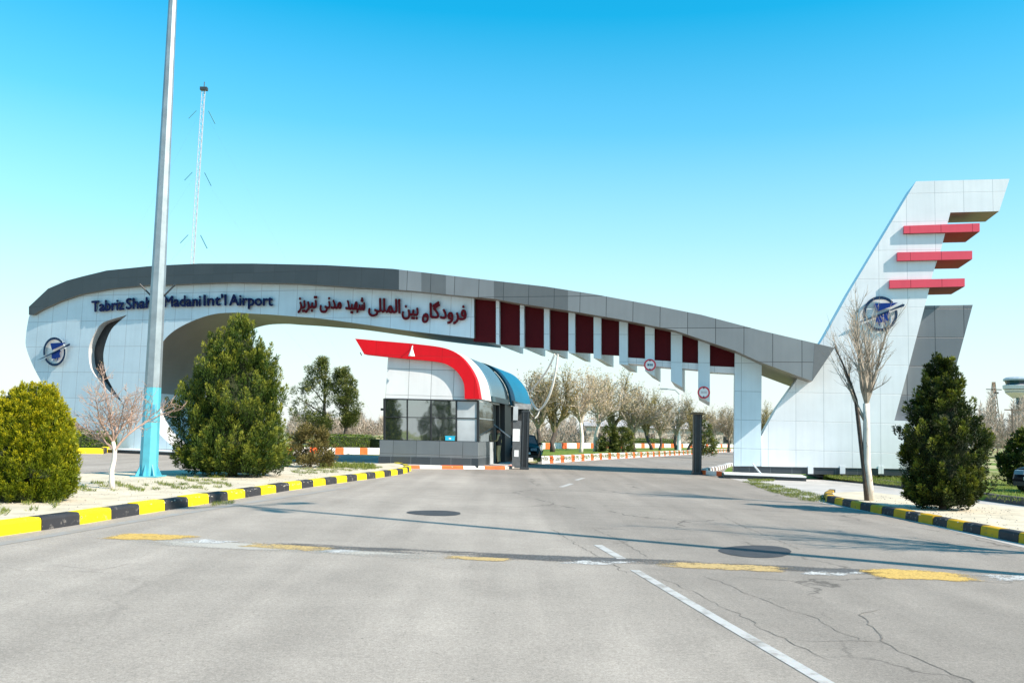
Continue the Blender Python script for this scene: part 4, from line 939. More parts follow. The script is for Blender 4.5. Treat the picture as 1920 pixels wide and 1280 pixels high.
# ------------------------------------------------------------------ tall lamp post, radio mast, control tower, pylon
def lamp_post(b, r0, H, label, rise=0.0):
    e = empty('lamp_post', b, label, 'lamp post', 'tall lamp posts by the road')
    hp = 2.45; rt = r0 * 0.42
    def rr(z): return r0 + (rt - r0) * z / H
    def octo(z): return [b + Vector((math.cos(R(22.5 + 45 * i)) * rr(z), math.sin(R(22.5 + 45 * i)) * rr(z), z)) for i in range(8)]
    def seg(z0, z1, m, name):
        A, B = octo(z0), octo(z1); q = MB(); q.add(A + B, [(i, (i + 1) % 8, (i + 1) % 8 + 8, i + 8) for i in range(8)] + [tuple(reversed(range(8))), tuple(range(8, 16))])
        return q.build(name, m, e)
    low = seg(0.03, hp, M['polepaint'], 'painted_foot'); seg(hp + 0.002, H, M['steel'], 'shaft')
    q = MB(); q.box(b + Vector((-r0 - 0.12, -r0 - 0.12, 0)), b + Vector((r0 + 0.12, r0 + 0.12, 0.03)))
    for i in range(8):
        a = R(45 * i); u = Vector((math.cos(a), math.sin(a), 0)); v = Vector((-u.y, u.x, 0)) * 0.012
        p = b + u * r0 * 0.9
        q.add([p - v + Vector((0, 0, 0.03)), p + u * 0.15 - v + Vector((0, 0, 0.03)), p - v + Vector((0, 0, 0.34)), p + v + Vector((0, 0, 0.03)), p + u * 0.15 + v + Vector((0, 0, 0.03)), p + v + Vector((0, 0, 0.34))], [(0, 1, 2), (3, 5, 4), (0, 3, 4, 1), (1, 4, 5, 2), (0, 2, 5, 3)])
    q.build('base_plate', M['polepaint'], e)
    q = MB(); c = b + Vector((r0 * 0.45, -rr(2.0) * 0.93, 1.75)); q.box(c + Vector((-0.05, -0.012, -0.22)), c + Vector((0.05, 0.03, 0.22))); q.build('hatch', mat('hatch_blue', (0.08, 0.36, 0.5), 0.5, 0.1), low)
    zb = 5.0
    for sg in (-1, 1):
        q = MB(); q.tube([b + Vector((sg * rr(zb) * 0.8, 0, zb)), b + Vector((sg * (rr(zb) + 0.30), -0.05, zb + 0.34))], 0.026, 6); q.build('bracket', M['dark'], e)
    # lamp heads at the top
    q = MB(); t = b + Vector((0, 0, H))
    q.tube([t, t + Vector((0, 0, 0.3))], rt, 8)
    for i in range(4):
        a = R(45 + 90 * i); u = Vector((math.cos(a), math.sin(a), 0)); q.tube([t + Vector((0, 0, 0.2)), t + u * 1.1 + Vector((0, 0, 0.35))], 0.05, 6); q.obox(t + u * 1.35 + Vector((0, 0, 0.34)), u * 0.35, Vector((-u.y, u.x, 0)) * 0.16, (0, 0, 0.07))
    q.build('lamp_head', M['steel'], e); return e
pb_ = G(278, 893, 0.17)
lp_ = lamp_post(pb_, 0.245, 15.0, 'tall steel lamp post with bright blue painted foot on the left island'); lp_.rotation_euler = (0, R(-1.0), 0)
lamp_post(Vector((12.2, 9.2, 0.16)), 0.20, 16.5, 'tall steel lamp post beyond the right edge of the picture')

def mast():
    Y = 230; b = V(341, 800, Y); b.z = 0; top = V(384, 165, Y).z
    e = empty('radio_mast', b, 'very tall thin guyed radio mast far behind the left end of the gate', 'radio mast')
    q = MB(); hw = 0.52; n = 46
    leg = [Vector((math.cos(R(90 + 120 * i)) * hw, math.sin(R(90 + 120 * i)) * hw, 0)) for i in range(3)]
    for l in leg: q.tube([b + l, b + l + Vector((0, 0, top))], 0.075, 4)
    for k in range(n):
        z0, z1 = top * k / n, top * (k + 1) / n
        for i in range(3): q.tube([b + leg[i] + Vector((0, 0, z0)), b + leg[(i + 1) % 3] + Vector((0, 0, z1))], 0.04, 3)
    q.build('lattice', mat('pale_mast_paint', (0.50, 0.50, 0.54), 0.6, 0.1), e)
    for f_ in (0.925, 0.74, 0.555):
        z = top * f_
        for sg in (-1, 1):
            q = MB(); a = b + Vector((sg * 1.6, 0, z + 0.5)); q.tube([a, a + Vector((sg * 1.9, 0, -3.4 if sg > 0 else -2.2))], 0.13, 4)
            q.build('guy_insulator', mat('teal_fitting', (0.06, 0.25, 0.3), 0.5, 0.1), e)
    for sg in (-1, 1):
        for f_ in (0.93, 0.745, 0.56):
            q = MB(); q.tube([b + Vector((sg * 0.4, 0, top * f_)), b + Vector((sg * 48, 20, 0.0))], 0.007, 3); q.build('guy_wire', M['steel'], e)
    q = MB(); q.tube([b + Vector((0, 0, top)), b + Vector((0, 0, top + 1.6))], 0.12, 5); q.box(b + Vector((-0.9, -0.6, top - 0.7)), b + Vector((0.9, 0.6, top + 0.1))); q.build('mast_head', M['dark'], e)
mast()

def lathe(q, c, prof, k=20, m=0):
    v, f = [], []
    for r_, z in prof: v += [c + Vector((math.cos(2 * math.pi * i / k) * r_, math.sin(2 * math.pi * i / k) * r_, z)) for i in range(k)]
    for j in range(len(prof) - 1): f += [(j * k + i, j * k + (i + 1) % k, (j + 1) * k + (i + 1) % k, (j + 1) * k + i) for i in range(k)]
    f += [tuple(reversed(range(k))), tuple((len(prof) - 1) * k + i for i in range(k))]
    q.add(v, f, m)
def tower_():
    Y = 300; sc = Y / F; cx = 1917
    b = V(cx, 838, Y); b.z = 0
    def z(py): return V(cx, py, Y).z
    e = empty('control_tower', b, 'distant white control tower with dark banded cab at the right edge', 'control tower')
    q = MB(); lathe(q, b, [(1.5, 0), (1.5, z(745))]); q.build('shaft', mat('tower_teal', (0.05, 0.16, 0.22), 0.5, 0.1), e)
    q = MB(); lathe(q, b, [(2.6, z(746)), (4.6, z(737)), (4.9, z(731))]); lathe(q, b, [(5.3, z(730)), (5.4, z(723)), (4.9, z(722))]); q.build('gallery', mat('tower_white', (0.72, 0.68, 0.70), 0.6, 0.05), e)
    q = MB(); lathe(q, b, [(4.7, z(735.6)), (4.8, z(730.5))]); lathe(q, b, [(4.3, z(722.3)), (4.8, z(714.5))]); q.build('cab_glass', mat('tower_glass', (0.01, 0.05, 0.08), 0.1, 0.05), e)
    q = MB(); lathe(q, b, [(5.2, z(714)), (5.2, z(711)), (4.4, z(708)), (1.5, z(706))]); q.build('cab_roof', mat('tower_roof', (0.45, 0.50, 0.55), 0.5, 0.05), e)
    q = MB(); lathe(q, b + Vector((-1.2, -1.9, 0)), [(0.9, z(768)), (1.3, z(763)), (1.3, z(757)), (0.8, z(752))]); q.build('dish', M['dark'], e)
tower_()
def pylon():
    Y = 260; b = V(1866, 836, Y); b.z = 0; top = V(1866, 716, Y).z
    e = empty('lattice_pylon', b, 'thin brownish lattice pylon left of the distant control tower', 'pylon')
    q = MB(); n = 12; w0, w1 = 1.5, 0.25
    for k in range(n):
        z0, z1 = top * k / n, top * (k + 1) / n; a0 = w0 + (w1 - w0) * k / n; a1 = w0 + (w1 - w0) * (k + 1) / n
        cs = [(-1, -1), (1, -1), (1, 1), (-1, 1)]
        for i, (x, y) in enumerate(cs):
            x2, y2 = cs[(i + 1) % 4]
            q.tube([b + Vector((x * a0, y * a0, z0)), b + Vector((x * a1, y * a1, z1))], 0.16, 4); q.tube([b + Vector((x * a0, y * a0, z0)), b + Vector((x2 * a1, y2 * a1, z1))], 0.09, 3)
    q.build('lattice', mat('rusty_pylon', (0.36, 0.24, 0.17), 0.7, 0.2), e)
    q = MB(); zc = V(1866, 730, Y).z; q.box(b + Vector((-2.2, -0.12, zc - 0.12)), b + Vector((2.2, 0.12, zc + 0.12))); q.box(b + Vector((0.2, -0.3, zc - 1.2)), b + Vector((1.2, 0.3, zc - 0.7))); q.build('crossarm', M['dark'], e)
pylon()
q = MB(); b = V(1899.5, 837, 120); b.z = 0; q.tube([b, b + Vector((0, 0, V(1898, 765, 120).z))], [0.16, 0.11], 6)
q.box(b + Vector((-1.0, -0.05, V(1898, 768, 120).z - 0.1)), b + Vector((1.0, 0.05, V(1898, 768, 120).z + 0.05)))
tag(q.build('utility_pole', mat('wood_pole', (0.14, 0.11, 0.09), 0.9, 0.2)), 'thin dark wooden utility pole standing in front of the control tower', 'utility pole')
# small lamp post in the avenue behind the gate
b = G(1273, 843.5, 0.3); e = empty('street_lamp', b, 'slim pale street lamp among the bare trees behind the gate', 'street lamp')
q = MB(); h = (843.5 - 740) / F * b.y; q.tube([b, b + Vector((0, 0, 1.6))], [0.26, 0.2], 8); q.tube([b + Vector((0, 0, 1.6)), b + Vector((0, 0, h))], [0.13, 0.08], 6); q.build('pole', M['white'], e)
q = MB(); q.tube([b + Vector((0, 0, h)), b + Vector((-0.5, 0, h + 0.5)), b + Vector((-1.5, 0, h + 0.6))], 0.06, 5); q.obox(b + Vector((-1.8, 0, h + 0.58)), (0.4, 0, 0), (0, 0.16, 0), (0, 0, 0.08)); q.build('lamp_head', M['steel'], e)

# ------------------------------------------------------------------ vegetation
def leaves_obj(name, base, axis, length, width, tint, m, parent=None, bend=0.0):
    """many small four-cornered leaves; base, axis (unit), length, width, tint are arrays"""
    n = len(base)
    r_ = npr.normal(size=(n, 3)); side_ = np.cross(axis, r_); side_ /= (np.linalg.norm(side_, axis=1, keepdims=True) + 1e-9)
    L = length[:, None]; Wd = width[:, None]
    v = np.empty((n, 4, 3), np.float32)
    v[:, 0] = base; v[:, 1] = base + axis * L * 0.45 + side_ * Wd * 0.5; v[:, 2] = base + axis * L; v[:, 3] = base + axis * L * 0.45 - side_ * Wd * 0.5
    me = bpy.data.meshes.new(name)
    me.vertices.add(n * 4); me.vertices.foreach_set('co', v.reshape(-1))
    me.loops.add(n * 4); me.loops.foreach_set('vertex_index', np.arange(n * 4, dtype=np.int32))
    me.polygons.add(n); me.polygons.foreach_set('loop_start', np.arange(0, n * 4, 4, dtype=np.int32)); me.polygons.foreach_set('loop_total', np.full(n, 4, np.int32))
    at = me.attributes.new('tint', 'FLOAT', 'FACE'); at.data.foreach_set('value', np.clip(tint, 0, 1).astype(np.float32))
    me.materials.append(m); me.update(calc_edges=True)
    o = bpy.data.objects.new(name, me); COL.objects.link(o)
    attach(o, parent)
    return o
def unit(a): return a / (np.linalg.norm(a, axis=-1, keepdims=True) + 1e-9)
def plumes(P, A, Ln, Rd, K, leaf, lw, spread=0.7, tipgain=0.45, base_t=None):
    """clusters of needles around an axis: positions P, axes A, lengths Ln, radii Rd"""
    n = len(P); t = npr.random((n, K)) ** 0.8
    r_ = unit(npr.normal(size=(n, K, 3))); A3 = A[:, None, :]
    rad = r_ - (r_ * A3).sum(-1, keepdims=True) * A3; rad = unit(rad)
    prof = np.sin(np.clip(t * 0.9 + 0.12, 0, 1) * math.pi) ** 0.7
    pos = P[:, None, :] + A3 * (t * Ln[:, None])[..., None] + rad * (prof * Rd[:, None] * npr.random((n, K)) ** 0.5)[..., None]
    ax = unit(A3 * 0.9 + rad * spread + npr.normal(size=(n, K, 3)) * 0.25)
    bt = (npr.random(n) if base_t is None else base_t)[:, None]
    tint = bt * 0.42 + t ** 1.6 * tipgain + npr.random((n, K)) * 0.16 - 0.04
    N_ = n * K
    return pos.reshape(N_, 3), ax.reshape(N_, 3), (leaf * (0.6 + 0.8 * npr.random(N_))), (lw * (0.6 + 0.8 * npr.random(N_))), tint.reshape(N_)
def evergreen(name, b, H, hw, n, K, m, label, group, plen, prad, leaf, lw, seed, lean=0.75, lump=0.16, trunk_r=0.12, inner=0.45, cat='tree', flat=0.9, gaps=0.0, spread=0.7, tipgain=0.45, z0=0.02, top_spikes=0, skirt=0, ztint=0.0, core=0.0):
    """hw: [(height fraction, left half width, right half width)] in metres"""
    global npr
    npr = np.random.default_rng(seed)
    e = empty(name, b, label, cat, group)
    hs_ = [h[0] for h in hw]
    z = []; 
    wid = np.array([max(h[1], h[2]) for h in hw])
    cand = npr.random(n * 6) * (1 - z0) + z0
    keep = npr.random(n * 6) < (np.interp(cand, hs_, wid) / wid.max()) * 0.9 + 0.1
    z = cand[keep][:n]; k = len(z)
    ph = npr.random(k) * 2 * math.pi
    cx = np.cos(ph); cy = np.sin(ph)
    wl = np.interp(z, hs_, [h[1] for h in hw]); wr = np.interp(z, hs_, [h[2] for h in hw])
    Rx = np.where(cx < 0, wl, wr); Ry = 0.5 * (wl + wr) * flat
    lumpf = 1 + lump * np.sin(ph * 3 + z * 17 + seed) * np.sin(z * 23 + seed * 1.7) + lump * 0.8 * np.sin(ph * 5 - z * 11 + seed * 2.1)
    rr_ = (inner + (1 - inner) * npr.random(k) ** 0.5) * lumpf
    if gaps:
        g = np.sin(ph * 2 + z * 9 + seed) * np.sin(z * 31 + ph * 1.3 + seed)
        sel = g > -1 + 2 * gaps * 0.5
        z, ph, cx, cy, Rx, Ry, rr_ = [q[sel] for q in (z, ph, cx, cy, Rx, Ry, rr_)]; k = len(z)
    PL = plen * (0.7 + 0.6 * npr.random(k)) * (1 - 0.3 * z)
    P_ = np.stack([cx * Rx * rr_ * 0.93, cy * Ry * rr_ * 0.93, z * H - PL * 0.35], -1)
    P_[:, 2] = np.maximum(P_[:, 2], 0.02)
    A = unit(np.stack([cx * (1 - lean), cy * (1 - lean), np.full(k, lean)], -1) + npr.normal(size=(k, 3)) * 0.16)
    if top_spikes:
        tz = np.linspace(0.9, 0.97, top_spikes); P_ = np.vstack([P_, np.stack([npr.normal(size=top_spikes) * 0.1, npr.normal(size=top_spikes) * 0.1, tz * H - plen * 0.35], -1)])
        A = np.vstack([A, unit(np.stack([npr.normal(size=top_spikes) * 0.12, npr.normal(size=top_spikes) * 0.12, np.ones(top_spikes)], -1))]); PL = np.concatenate([PL, np.full(top_spikes, plen)]); k += top_spikes
    if skirt:
        pa = npr.random(skirt) * 6.283; zz_ = npr.random(skirt) * 0.10
        rx = np.where(np.cos(pa) < 0, np.interp(zz_, hs_, [h[1] for h in hw]), np.interp(zz_, hs_, [h[2] for h in hw])) * (0.55 + 0.42 * npr.random(skirt))
        P_ = np.vstack([P_, np.stack([np.cos(pa) * rx, np.sin(pa) * rx * flat, zz_ * H + 0.03], -1)])
        A = np.vstack([A, unit(np.stack([np.cos(pa) * 0.7, np.sin(pa) * 0.7, np.full(skirt, 0.55)], -1) + npr.normal(size=(skirt, 3)) * 0.2)]); PL = np.concatenate([PL, np.full(skirt, plen * 0.8)]); k += skirt
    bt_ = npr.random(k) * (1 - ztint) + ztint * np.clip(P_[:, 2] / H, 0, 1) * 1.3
    d = plumes(P_ + np.array(b), A, PL, prad * (0.7 + 0.6 * npr.random(k)), K, leaf, lw, spread, tipgain, bt_)
    leaves_obj('crown', *d, m, e)
    if core:  # dark core added for the shade between the plumes
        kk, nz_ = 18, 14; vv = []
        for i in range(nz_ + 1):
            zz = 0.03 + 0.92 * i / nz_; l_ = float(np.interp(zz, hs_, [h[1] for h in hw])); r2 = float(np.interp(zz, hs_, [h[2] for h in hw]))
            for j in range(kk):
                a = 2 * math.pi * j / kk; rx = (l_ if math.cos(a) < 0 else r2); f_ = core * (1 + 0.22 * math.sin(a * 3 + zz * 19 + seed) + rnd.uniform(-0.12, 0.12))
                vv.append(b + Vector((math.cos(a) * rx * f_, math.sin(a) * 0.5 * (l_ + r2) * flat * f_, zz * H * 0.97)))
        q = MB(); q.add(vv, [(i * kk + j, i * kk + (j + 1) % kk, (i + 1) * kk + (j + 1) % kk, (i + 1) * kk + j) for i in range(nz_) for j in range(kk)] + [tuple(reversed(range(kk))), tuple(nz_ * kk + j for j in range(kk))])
        q.build('crown_shade_core', mat('shaded_crown_core', (0.022, 0.030, 0.008), 0.95, 0.5, 14.0, bump=0.8, bscale=22), e)
    q = MB(); pts = [b + Vector((0, 0, -0.02)), b + Vector((0.03, 0.02, H * 0.3)), b + Vector((0.0, 0, H * 0.8))]
    q.tube(pts, [trunk_r, trunk_r * 0.75, trunk_r * 0.15], 8)
    for i in range(14):
        a = rnd.uniform(0, 6.28); zz = rnd.uniform(0.1, 0.75); w_ = float(np.interp(zz, hs_, wid)) * 0.6
        q.tube([b + Vector((0, 0, H * zz * 0.8)), b + Vector((math.cos(a) * w_ * 0.5, math.sin(a) * w_ * 0.5, H * zz * 0.9)), b + Vector((math.cos(a) * w_, math.sin(a) * w_, H * zz))], [trunk_r * 0.3, trunk_r * 0.2, 0.01], 4)
    q.build('trunk', M['bark'], e)
    return e
def px_m(px, depth): return px / F * depth

M['thuja'] = leaf_mat('thuja_green', (0.011, 0.030, 0.003), (0.048, 0.084, 0.008), (0.25, 0.26, 0.03), 0.10)
M['golden'] = leaf_mat('golden_thuja', (0.05, 0.085, 0.003), (0.15, 0.18, 0.004), (0.52, 0.44, 0.010), 0.15)
M['dkever'] = leaf_mat('dark_juniper', (0.008, 0.017, 0.004), (0.030, 0.050, 0.007), (0.22, 0.24, 0.025), 0.12)
M['pineneedle'] = leaf_mat('pine_needles', (0.03, 0.05, 0.012), (0.11, 0.135, 0.03), (0.28, 0.27, 0.07))
M['hedge'] = leaf_mat('hedge_leaf', (0.03, 0.07, 0.006), (0.10, 0.17, 0.015), (0.20, 0.26, 0.03))
M['brownbush'] = leaf_mat('brown_green_bush', (0.07, 0.06, 0.02), (0.17, 0.14, 0.04), (0.26, 0.21, 0.09))
M['dryleaf'] = leaf_mat('tan_buds', (0.30, 0.21, 0.10), (0.54, 0.41, 0.23), (0.68, 0.56, 0.38))
M['oliveleaf'] = leaf_mat('olive_buds', (0.13, 0.11, 0.03), (0.34, 0.27, 0.07), (0.52, 0.42, 0.14))
M['brownleaf'] = leaf_mat('brown_buds', (0.14, 0.11, 0.05), (0.30, 0.24, 0.12), (0.44, 0.36, 0.20))
M['grass'] = leaf_mat('grass_blade', (0.06, 0.10, 0.01), (0.15, 0.20, 0.03), (0.32, 0.31, 0.08), 0.3)
M['thicket'] = leaf_mat('bare_thicket', (0.22, 0.17, 0.13), (0.42, 0.34, 0.27), (0.56, 0.48, 0.40), 0.2)

# big conifer on the island
b = G(436, 892, 0.165); dep = b.y; H = px_m(280, dep)
def hwp(rows, c, ytop, ybot, dep): return sorted([((ybot - y) / (ybot - ytop), px_m(c - l, dep), px_m(r_ - c, dep)) for y, l, r_ in rows])
rows = [(592, 432, 440), (612, 412, 462), (640, 382, 480), (670, 364, 497), (700, 352, 506), (725, 344, 512), (740, 322, 516), (770, 322, 520), (800, 326, 524), (830, 332, 530), (860, 340, 528), (880, 352, 520), (892, 378, 500)]
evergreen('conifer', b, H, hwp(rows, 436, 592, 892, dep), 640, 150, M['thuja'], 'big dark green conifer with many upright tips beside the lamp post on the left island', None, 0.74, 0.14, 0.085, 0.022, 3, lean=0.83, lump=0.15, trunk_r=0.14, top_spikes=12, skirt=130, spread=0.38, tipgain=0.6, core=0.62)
# golden rounded thuja at the left edge
b = G(48, 938, 0.165); dep = b.y; H = px_m(206, dep)
rows = [(712, 40, 62), (722, 5, 76), (745, -20, 94), (780, -45, 110), (820, -62, 124), (860, -72, 136), (900, -70, 138), (925, -60, 128), (938, -40, 105)]
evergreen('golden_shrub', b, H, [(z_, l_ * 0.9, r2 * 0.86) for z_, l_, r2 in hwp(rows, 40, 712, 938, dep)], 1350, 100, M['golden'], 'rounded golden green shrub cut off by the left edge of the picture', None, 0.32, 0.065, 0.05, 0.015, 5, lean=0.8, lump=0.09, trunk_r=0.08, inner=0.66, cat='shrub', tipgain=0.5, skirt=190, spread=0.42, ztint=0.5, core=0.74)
# dark evergreen on the right
b = G(1768, 955, 0.16); dep = b.y; H = px_m(275, dep)
rows = [(680, 1764, 1774), (700, 1755, 1790), (725, 1738, 1800), (755, 1722, 1812), (785, 1706, 1835), (805, 1688, 1850), (830, 1682, 1858), (860, 1690, 1858), (890, 1698, 1850), (920, 1704, 1840), (940, 1712, 1825), (955, 1730, 1800)]
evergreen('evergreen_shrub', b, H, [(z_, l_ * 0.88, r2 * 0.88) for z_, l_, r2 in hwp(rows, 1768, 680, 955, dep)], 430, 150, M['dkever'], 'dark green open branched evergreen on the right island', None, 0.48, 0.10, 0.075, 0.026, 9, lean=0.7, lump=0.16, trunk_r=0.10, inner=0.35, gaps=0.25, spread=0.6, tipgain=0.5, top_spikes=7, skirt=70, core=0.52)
# brown-green bush at the end of the left island
b = G(582, 876, 0.165); dep = b.y; H = px_m(72, dep)
rows = [(804, 572, 590), (820, 556, 602), (845, 545, 612), (865, 545, 615), (876, 555, 605)]
evergreen('bush', b, H, hwp(rows, 580, 804, 876, dep), 120, 60, M['brownbush'], 'low brownish bush at the far end of the left island', None, 0.5, 0.16, 0.13, 0.035, 12, lean=0.6, lump=0.25, trunk_r=0.05, cat='bush', gaps=0.3)
# pines far behind, between the conifer and the booth
for (cx, base_y, top, rows, label, sd) in [
    (603, 832, 692, [(690, 598, 610), (705, 577, 613), (725, 578, 615), (740, 552, 622), (760, 548, 640), (785, 548, 640), (800, 575, 630), (806, 590, 615)], 'taller ragged pine between the big conifer and the booth', 21),
    (646, 832, 712, [(710, 632, 652), (725, 626, 660), (745, 628, 665), (765, 635, 672), (785, 640, 668), (797, 645, 660)], 'smaller ragged pine just left of the booth', 22)]:
    dep = 88.0; b = V(cx, base_y, dep); b.z = 0; H = V(cx, top, dep).z
    e = empty('pine_tree', b, label, 'tree', 'pines behind the hedge')
    npr = np.random.default_rng(sd); n = 175
    ys = npr.choice([r_[0] for r_ in rows], n) + npr.uniform(-8, 8, n)
    xl = np.interp(ys, [r_[0] for r_ in rows], [r_[1] for r_ in rows]); xr = np.interp(ys, [r_[0] for r_ in rows], [r_[2] for r_ in rows])
    xs = xl + (xr - xl) * npr.random(n)
    P_ = np.array([list(V(x, y, dep)) for x, y in zip(xs, ys)]); P_[:, 1] += npr.uniform(-1, 1, n) * (xr - xl) / F * dep * 0.45
    A = unit(np.stack([(xs - cx) / 60, npr.normal(size=n) * 0.4, np.full(n, 0.8)], -1))
    leaves_obj('crown', *plumes(P_, A, np.full(n, 0.75), np.full(n, 0.34), 66, 0.28, 0.055, 0.9), M['pineneedle'], e)
    q = MB(); q.tube([b, b + Vector((0.1, 0, H * 0.4)), b + Vector((0, 0, H * 0.92))], [0.22, 0.17, 0.05], 7)
    for i in range(16):
        j = rnd.randrange(n); z_ = max(1.6, P_[j][2] - 1.6); q.tube([b + Vector((0.05, 0, min(z_, H * 0.85))), Vector(P_[j])], [0.07, 0.03], 4)
    q.build('trunk', M['bark'], e)
# clipped hedges
def hedge(x0, x1, ybase, h, wd, label, dep_shift=0.0, m='hedge'):
    a, b2 = G(x0, ybase), G(x1, ybase); L_ = (b2 - a).length; d = (b2 - a) / L_; nn = Vector((-d.y, d.x, 0))
    e = empty('hedge', (a + b2) / 2, label, 'hedge', 'clipped hedges behind the gate')
    n = int(L_ * h * 260); npr_ = npr
    u = npr.random(n) * L_; face = npr.random(n); vv = npr.uniform(-0.5, 0.5, n); z_ = npr.random(n) * h
    top = face < 0.35; z_ = np.where(top, h * (0.97 + 0.06 * npr.random(n)), z_); vv = np.where(top, vv, -0.5 + 0.08 * npr.random(n))
    ends = np.minimum(u, L_ - u); z_ = np.where(ends < 0.5, z_ * (0.6 + 0.8 * ends), z_)
    P_ = np.array(a)[None] + np.outer(u, np.array(d)) + np.outer(vv * wd, np.array(nn)); P_[:, 2] = z_
    A = unit(npr.normal(size=(n, 3)) * 0.7 + np.array([0, -0.5, 0.7]))
    leaves_obj('foliage', P_, A, np.full(n, 0.11), np.full(n, 0.07), npr.random(n), M[m], e)
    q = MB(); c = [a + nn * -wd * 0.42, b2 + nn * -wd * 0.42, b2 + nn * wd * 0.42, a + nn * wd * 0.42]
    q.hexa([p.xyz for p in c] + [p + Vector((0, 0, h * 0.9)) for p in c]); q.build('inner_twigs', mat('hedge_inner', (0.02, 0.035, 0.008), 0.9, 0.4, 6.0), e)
hedge(598, 694, 847, 1.15, 1.2, 'bright green clipped hedge left of the booth, behind the striped kerb')
hedge(704, 735, 848, 1.05, 1.2, 'short bit of green hedge showing right beside the booth wall')
hedge(-10, 206, 846, 1.05, 1.4, 'dark clipped hedge left of the gate foot')
hedge(1160, 1258, 842.5, 1.4, 1.5, 'low green hedge under the bare trees behind the gate')

# --- bare trees
def bare_tree(seed, H, trunk_h, trunk_r, limbs, spread, up, twigs, twig_len, crown_w, k_trunk=8, upright=0.6, fork=2, wander=0.16):
    """returns lists of (points, radii) for trunk wood and for fine branches, root at the origin"""
    rg = random.Random(seed); trunk, fine = [], []
    def walk(p, d, L, r0, r1, n, lift):
        pts = [p.copy()]; rs = [r0]; d = d.copy()
        for i in range(n):
            d = d + Vector((rg.gauss(0, wander), rg.gauss(0, wander), rg.gauss(0, wander) + lift)); d.normalize()
            pts.append(pts[-1] + d * (L / n)); rs.append(r0 + (r1 - r0) * (i + 1) / n)
        return pts, rs, d
    tp, tr_, td = walk(Vector((0, 0, -0.03)), Vector((rg.uniform(-.05, .05), rg.uniform(-.05, .05), 1)), trunk_h, trunk_r, trunk_r * 0.72, 5, 0.6 if wander < 0.11 else 0.1)
    trunk.append((tp, tr_))
    for i in range(limbs):
        a = 2 * math.pi * (i + rg.uniform(-0.25, 0.25)) / limbs; s_ = spread * rg.uniform(0.6, 1.15)
        d = Vector((math.cos(a) * s_, math.sin(a) * s_, up)).normalized()
        L = (H - trunk_h) * rg.uniform(0.75, 1.02)
        st = tp[-1] if rg.random() < 0.6 else tp[-2]
        lp, lr, ld = walk(st, d, L, trunk_r * 0.5, trunk_r * 0.07, 7, upright * 0.12)
        trunk.append((lp, lr))
        for j in range(twigs):
            t = rg.uniform(0.12, 0.98); i0 = min(len(lp) - 2, int(t * (len(lp) - 1))); f_ = t * (len(lp) - 1) - i0
            p = lp[i0].lerp(lp[i0 + 1], f_); base = (lp[i0 + 1] - lp[i0]).normalized()
            d = (base * 0.8 + Vector((rg.gauss(0, 1), rg.gauss(0, 1), rg.gauss(0.15, 0.6))) * crown_w).normalized()
            L2 = twig_len * rg.uniform(0.6, 1.3) * (1.15 - 0.5 * t)
            bp, br, bd = walk(p, d, L2, max(0.006, lr[i0] * 0.45), 0.004, 4, upright * 0.15)
            fine.append((bp, br))
            for k in range(fork * 2):
                i1 = rg.randrange(1, len(bp)); d2 = ((bp[i1] - bp[i1 - 1]).normalized() * 0.7 + Vector((rg.gauss(0, 1), rg.gauss(0, 1), rg.gauss(0.2, 0.7))) * 0.5).normalized()
                cp, cr_, _ = walk(bp[i1], d2, L2 * rg.uniform(0.3, 0.65), 0.007, 0.003, 3, upright * 0.15); fine.append((cp, cr_))
    return trunk, fine
def plant_tree(name, b, tree, mt, mf, label, group, thick=1.0, buds=None, bud_m=None, kt=7, split=None, bud_size=(0.12, 0.06), scale_fine=1.0, cat='tree'):
    trunk, fine = tree; e = empty(name, b, label, cat, group)
    q = MB()
    for p, r_ in trunk[:1]: q.tube([b + x for x in p], [x * thick for x in r_], kt + 2)
    q.build('trunk', mt, e, smooth=True)
    q = MB()
    for p, r_ in trunk[1:]: q.tube([b + x for x in p], [x * thick for x in r_], 5, cap=False)
    for p, r_ in fine: q.tube([b + x for x in p], [x * scale_fine for x in r_], 3, cap=False)
    q.build('branches', mf, e, fix=False)
    if buds:
        pts = np.array([list(b + x) for p, _ in fine for x in p[1:]]); n = buds
        P_ = pts[npr.integers(0, len(pts), n)] + npr.normal(size=(n, 3)) * bud_size[0] * 0.75
        leaves_obj('crown', P_, unit(npr.normal(size=(n, 3)) + np.array([0, 0, 0.6])), bud_size[0] * (0.5 + npr.random(n)), bud_size[1] * (0.5 + npr.random(n)), npr.random(n), bud_m, e)
    return e
# little bare tree beside the lamp post
b = G(211, 916, 0.168); sc = b.y / F
t = bare_tree(31, 226 * sc, 92 * sc, 0.060, 6, 0.70, 0.8, 20, 0.52, 0.55, upright=0.35, fork=3)
plant_tree('bare_tree', b, t, M['paletrunk'], M['twig'], 'small bare tree with whitewashed trunk and pinkish twigs left of the lamp post', None, scale_fine=0.9, buds=900, bud_m=M['dryleaf'], bud_size=(0.03, 0.016))
